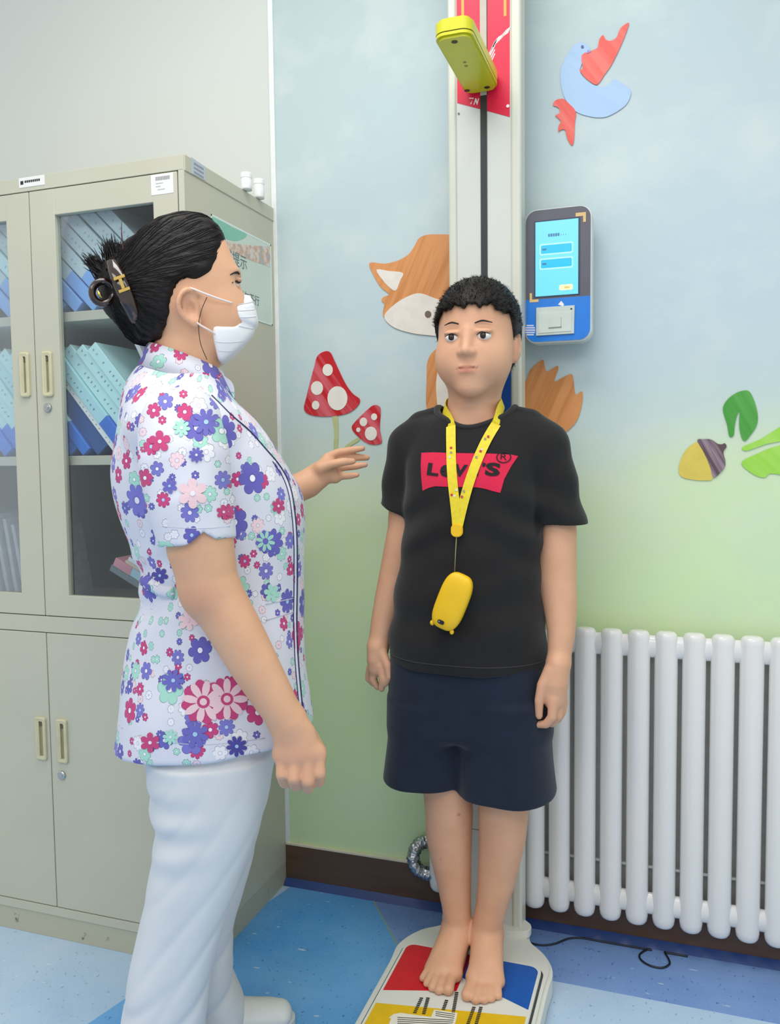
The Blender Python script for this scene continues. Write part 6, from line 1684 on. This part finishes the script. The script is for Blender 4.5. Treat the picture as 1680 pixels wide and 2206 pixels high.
def pflower(bv, parent, cx, cy, R_, n, col, centre, ph=0.0, squash=1.0, back=None):
    o_ = 0.0012
    if back: petal_sheet('printed_flower', bv, parent, cx, cy, R_ * 1.06, n, back, o_, ph + math.pi / n, squash, 0.45, 0.5)
    petal_sheet('printed_flower', bv, parent, cx, cy, R_, n, col, o_ + 0.0004, ph, squash, 0.30 if back else 0.5, 0.8 if back else 0.6)
    if back: petal_sheet('printed_flower', bv, parent, cx, cy, R_ * 0.30, 0, back, o_ + 0.0008, 0, squash)
    petal_sheet('printed_flower', bv, parent, cx, cy, R_ * 0.17, 0, centre, o_ + 0.0012, 0, squash)
pflower(BVT, tun, 438, 1512, 46, 8, 'pink', 'pink', 0.2, 1.0, 'magenta')
pflower(BVT, tun, 489, 1506, 45, 8, 'pink', 'pink', 0.0, 1.0, 'magenta')
pflower(BVT, tun, 420, 1582, 30, 8, 'purple', 'sky', 0.3)
pflower(BVT, tun, 373, 1466, 25, 9, 'purple', 'sky', 0.1)
pflower(BVT, tun, 367, 1588, 17, 8, 'mint', 'white', 0.1)
pflower(BVT, tun, 323, 1600, 22, 6, 'magenta', 'white', 0.5)
pflower(BVT, tun, 510, 1608, 23, 9, 'deep', 'sky', 0.2)
pflower(BVT, tun, 572, 1166, 23, 8, 'mint', 'purple', 0.2, 0.9, 'purple')
pflower(BVT, tun, 600, 1090, 17, 6, 'magenta', 'white', 0.4, 0.85)
pflower(BVT, tun, 586, 1278, 20, 6, 'mint', 'mint', 0.2, 0.9)
pflower(BVT, tun, 344, 1240, 18, 6, 'deep', 'sky', 0.2)
pflower(BVT, tun, 405, 1337, 22, 6, 'pink', 'pink', 0.3)
pflower(BVSL, slv, 444, 909, 30, 9, 'purple', 'sky', 0.2)
pflower(BVSL, slv, 415, 1063, 33, 6, 'pink', 'white', 0.5)
pflower(BVSL, slv, 344, 951, 24, 5, 'magenta', 'white', 0.9)
pflower(BVSL, slv, 391, 922, 19, 8, 'mint', 'white', 0.1)
pflower(BVSL, slv, 423, 980, 17, 9, 'purple', 'white', 0.1)
pflower(BVSL, slv, 365, 1047, 17, 6, 'purple', 'sky', 0.4)
pflower(BVSL, slv, 482, 1103, 16, 6, 'magenta', 'white', 0.4)
# ---------------------------------------------------------------- trousers
TRO = cloth_mat('white_twill', 'D6DADC', 0.02, 800, 0.8)
tn = Sdf((-0.225, -0.225, 0.012), (0.20, 0.225, 0.92), 0.0034)
tn.sections(nsec([(1400, 300, 640, 0.160), (1500, 300, 622, 0.168), (1600, 314, 596, 0.168), (1680, 326, 582, 0.160), (1740, 332, 570, 0.150)]), 2.3, 0, None, None, 0, None, 0.03)
near = [(1620, 318, 588, 0.098), (1700, 328, 575, 0.098), (1780, 333, 556, 0.096), (1850, 326, 532, 0.092), (1950, 308, 496, 0.088), (2000, 298, 480, 0.087), (2100, 277, 456, 0.088), (2200, 263, 446, 0.090), (2330, 256, 440, 0.092)]
far = [(1620, 330, 592, 0.095), (1700, 340, 578, 0.095), (1780, 350, 562, 0.092), (1850, 362, 545, 0.088), (1920, 370, 524, 0.084), (1970, 376, 509, 0.080), (2040, 384, 500, 0.078), (2110, 392, 504, 0.078), (2160, 398, 522, 0.080), (2205, 404, 536, 0.082)]
tn.sections(nsec(near, 0, -0.088), 2.3, 0.02, None, 0.020, 0, None, 0.006)
tn.sections(nsec(far, 0, 0.088), 2.3, 0.02, None, 0.028, 0, None, 0.006)
X, Y, Z = tn.field()
kz = NL(400, 1860)[2]
ph = 40 * (Z - 1.25 * X) + 2.4 * wav(X, Y, Z, 71, 12)
fold = 0.0065 * (np.exp(-(np.sin(ph) / 0.42) ** 2) - 0.35) * np.exp(-((Z - kz) / 0.17) ** 2) * (0.55 + 0.45 * wav(X, Y, Z, 76, 14))
fold = fold + 0.0035 * wav(X, Y, Z * 0.3, 72, 45) + 0.0050 * (np.exp(-(np.sin(34 * (Z - 0.9 * X) + 2 * wav(X, Y, Z, 74, 14)) / 0.45) ** 2) - 0.3) * np.clip((0.30 - Z) / 0.15, 0, 1)
fold = fold + 0.003 * np.sin(110 * (Z - 0.25 * X) + 2 * wav(X, Y, Z, 75, 20)) * np.exp(-((Z - NL(400, 1720)[2]) / 0.07) ** 2) * np.clip(-X / 0.08, 0, 1)
tn.D = (tn.D + fold).astype(np.float32)
TV, TQ = tn.mesh(2)
mk('trousers', TV, TQ, TRO, nurse, True)
# ---------------------------------------------------------------- shoes
SHW = plain('shoe_white', 'DDE0DC', 0.5, 0.4, var=0.03); SOLE = plain('shoe_sole', 'CFD3D0', 0.6)
def shoe(u_toe, vc):
    f = Sdf((u_toe - 0.27, vc - 0.07, -0.004), (u_toe + 0.02, vc + 0.07, 0.13), 0.003)
    f.chain([(u_toe - 0.205, vc, 0.036), (u_toe - 0.12, vc, 0.034), (u_toe - 0.050, vc, 0.026), (u_toe - 0.030, vc, 0.024)], [0.030, 0.030, 0.027, 0.024], 0.02, ((0, 1, 0), 1.40))
    f.chain([(u_toe - 0.195, vc, 0.060), (u_toe - 0.150, vc, 0.070)], [0.035, 0.036], 0.03)
    X, Y, Z = f.field()
    f.D = np.maximum(f.D, (0.0105 - Z + 0 * X + 0 * Y).astype(np.float32))
    V_, Q_ = f.mesh(1)
    s_ = mk('shoe', V_, Q_, SHW, nurse, True)
    out = []
    for k in range(40):
        a = 2 * math.pi * k / 40; cu = math.cos(a); 
        w = 0.041 if cu > 0 else 0.037
        out.append((u_toe - 0.119 + 0.119 * math.copysign(abs(cu) ** 0.75, cu), vc + w * math.copysign(abs(math.sin(a)) ** 0.8, math.sin(a)), 0.0012))
    prism('sole', out, (0, 0, 0.016), SOLE, s_, 0.002)
shoe(NL(636, 2198, 0.088)[0], 0.088)
shoe(NL(500, 2300, -0.088)[0], -0.088)
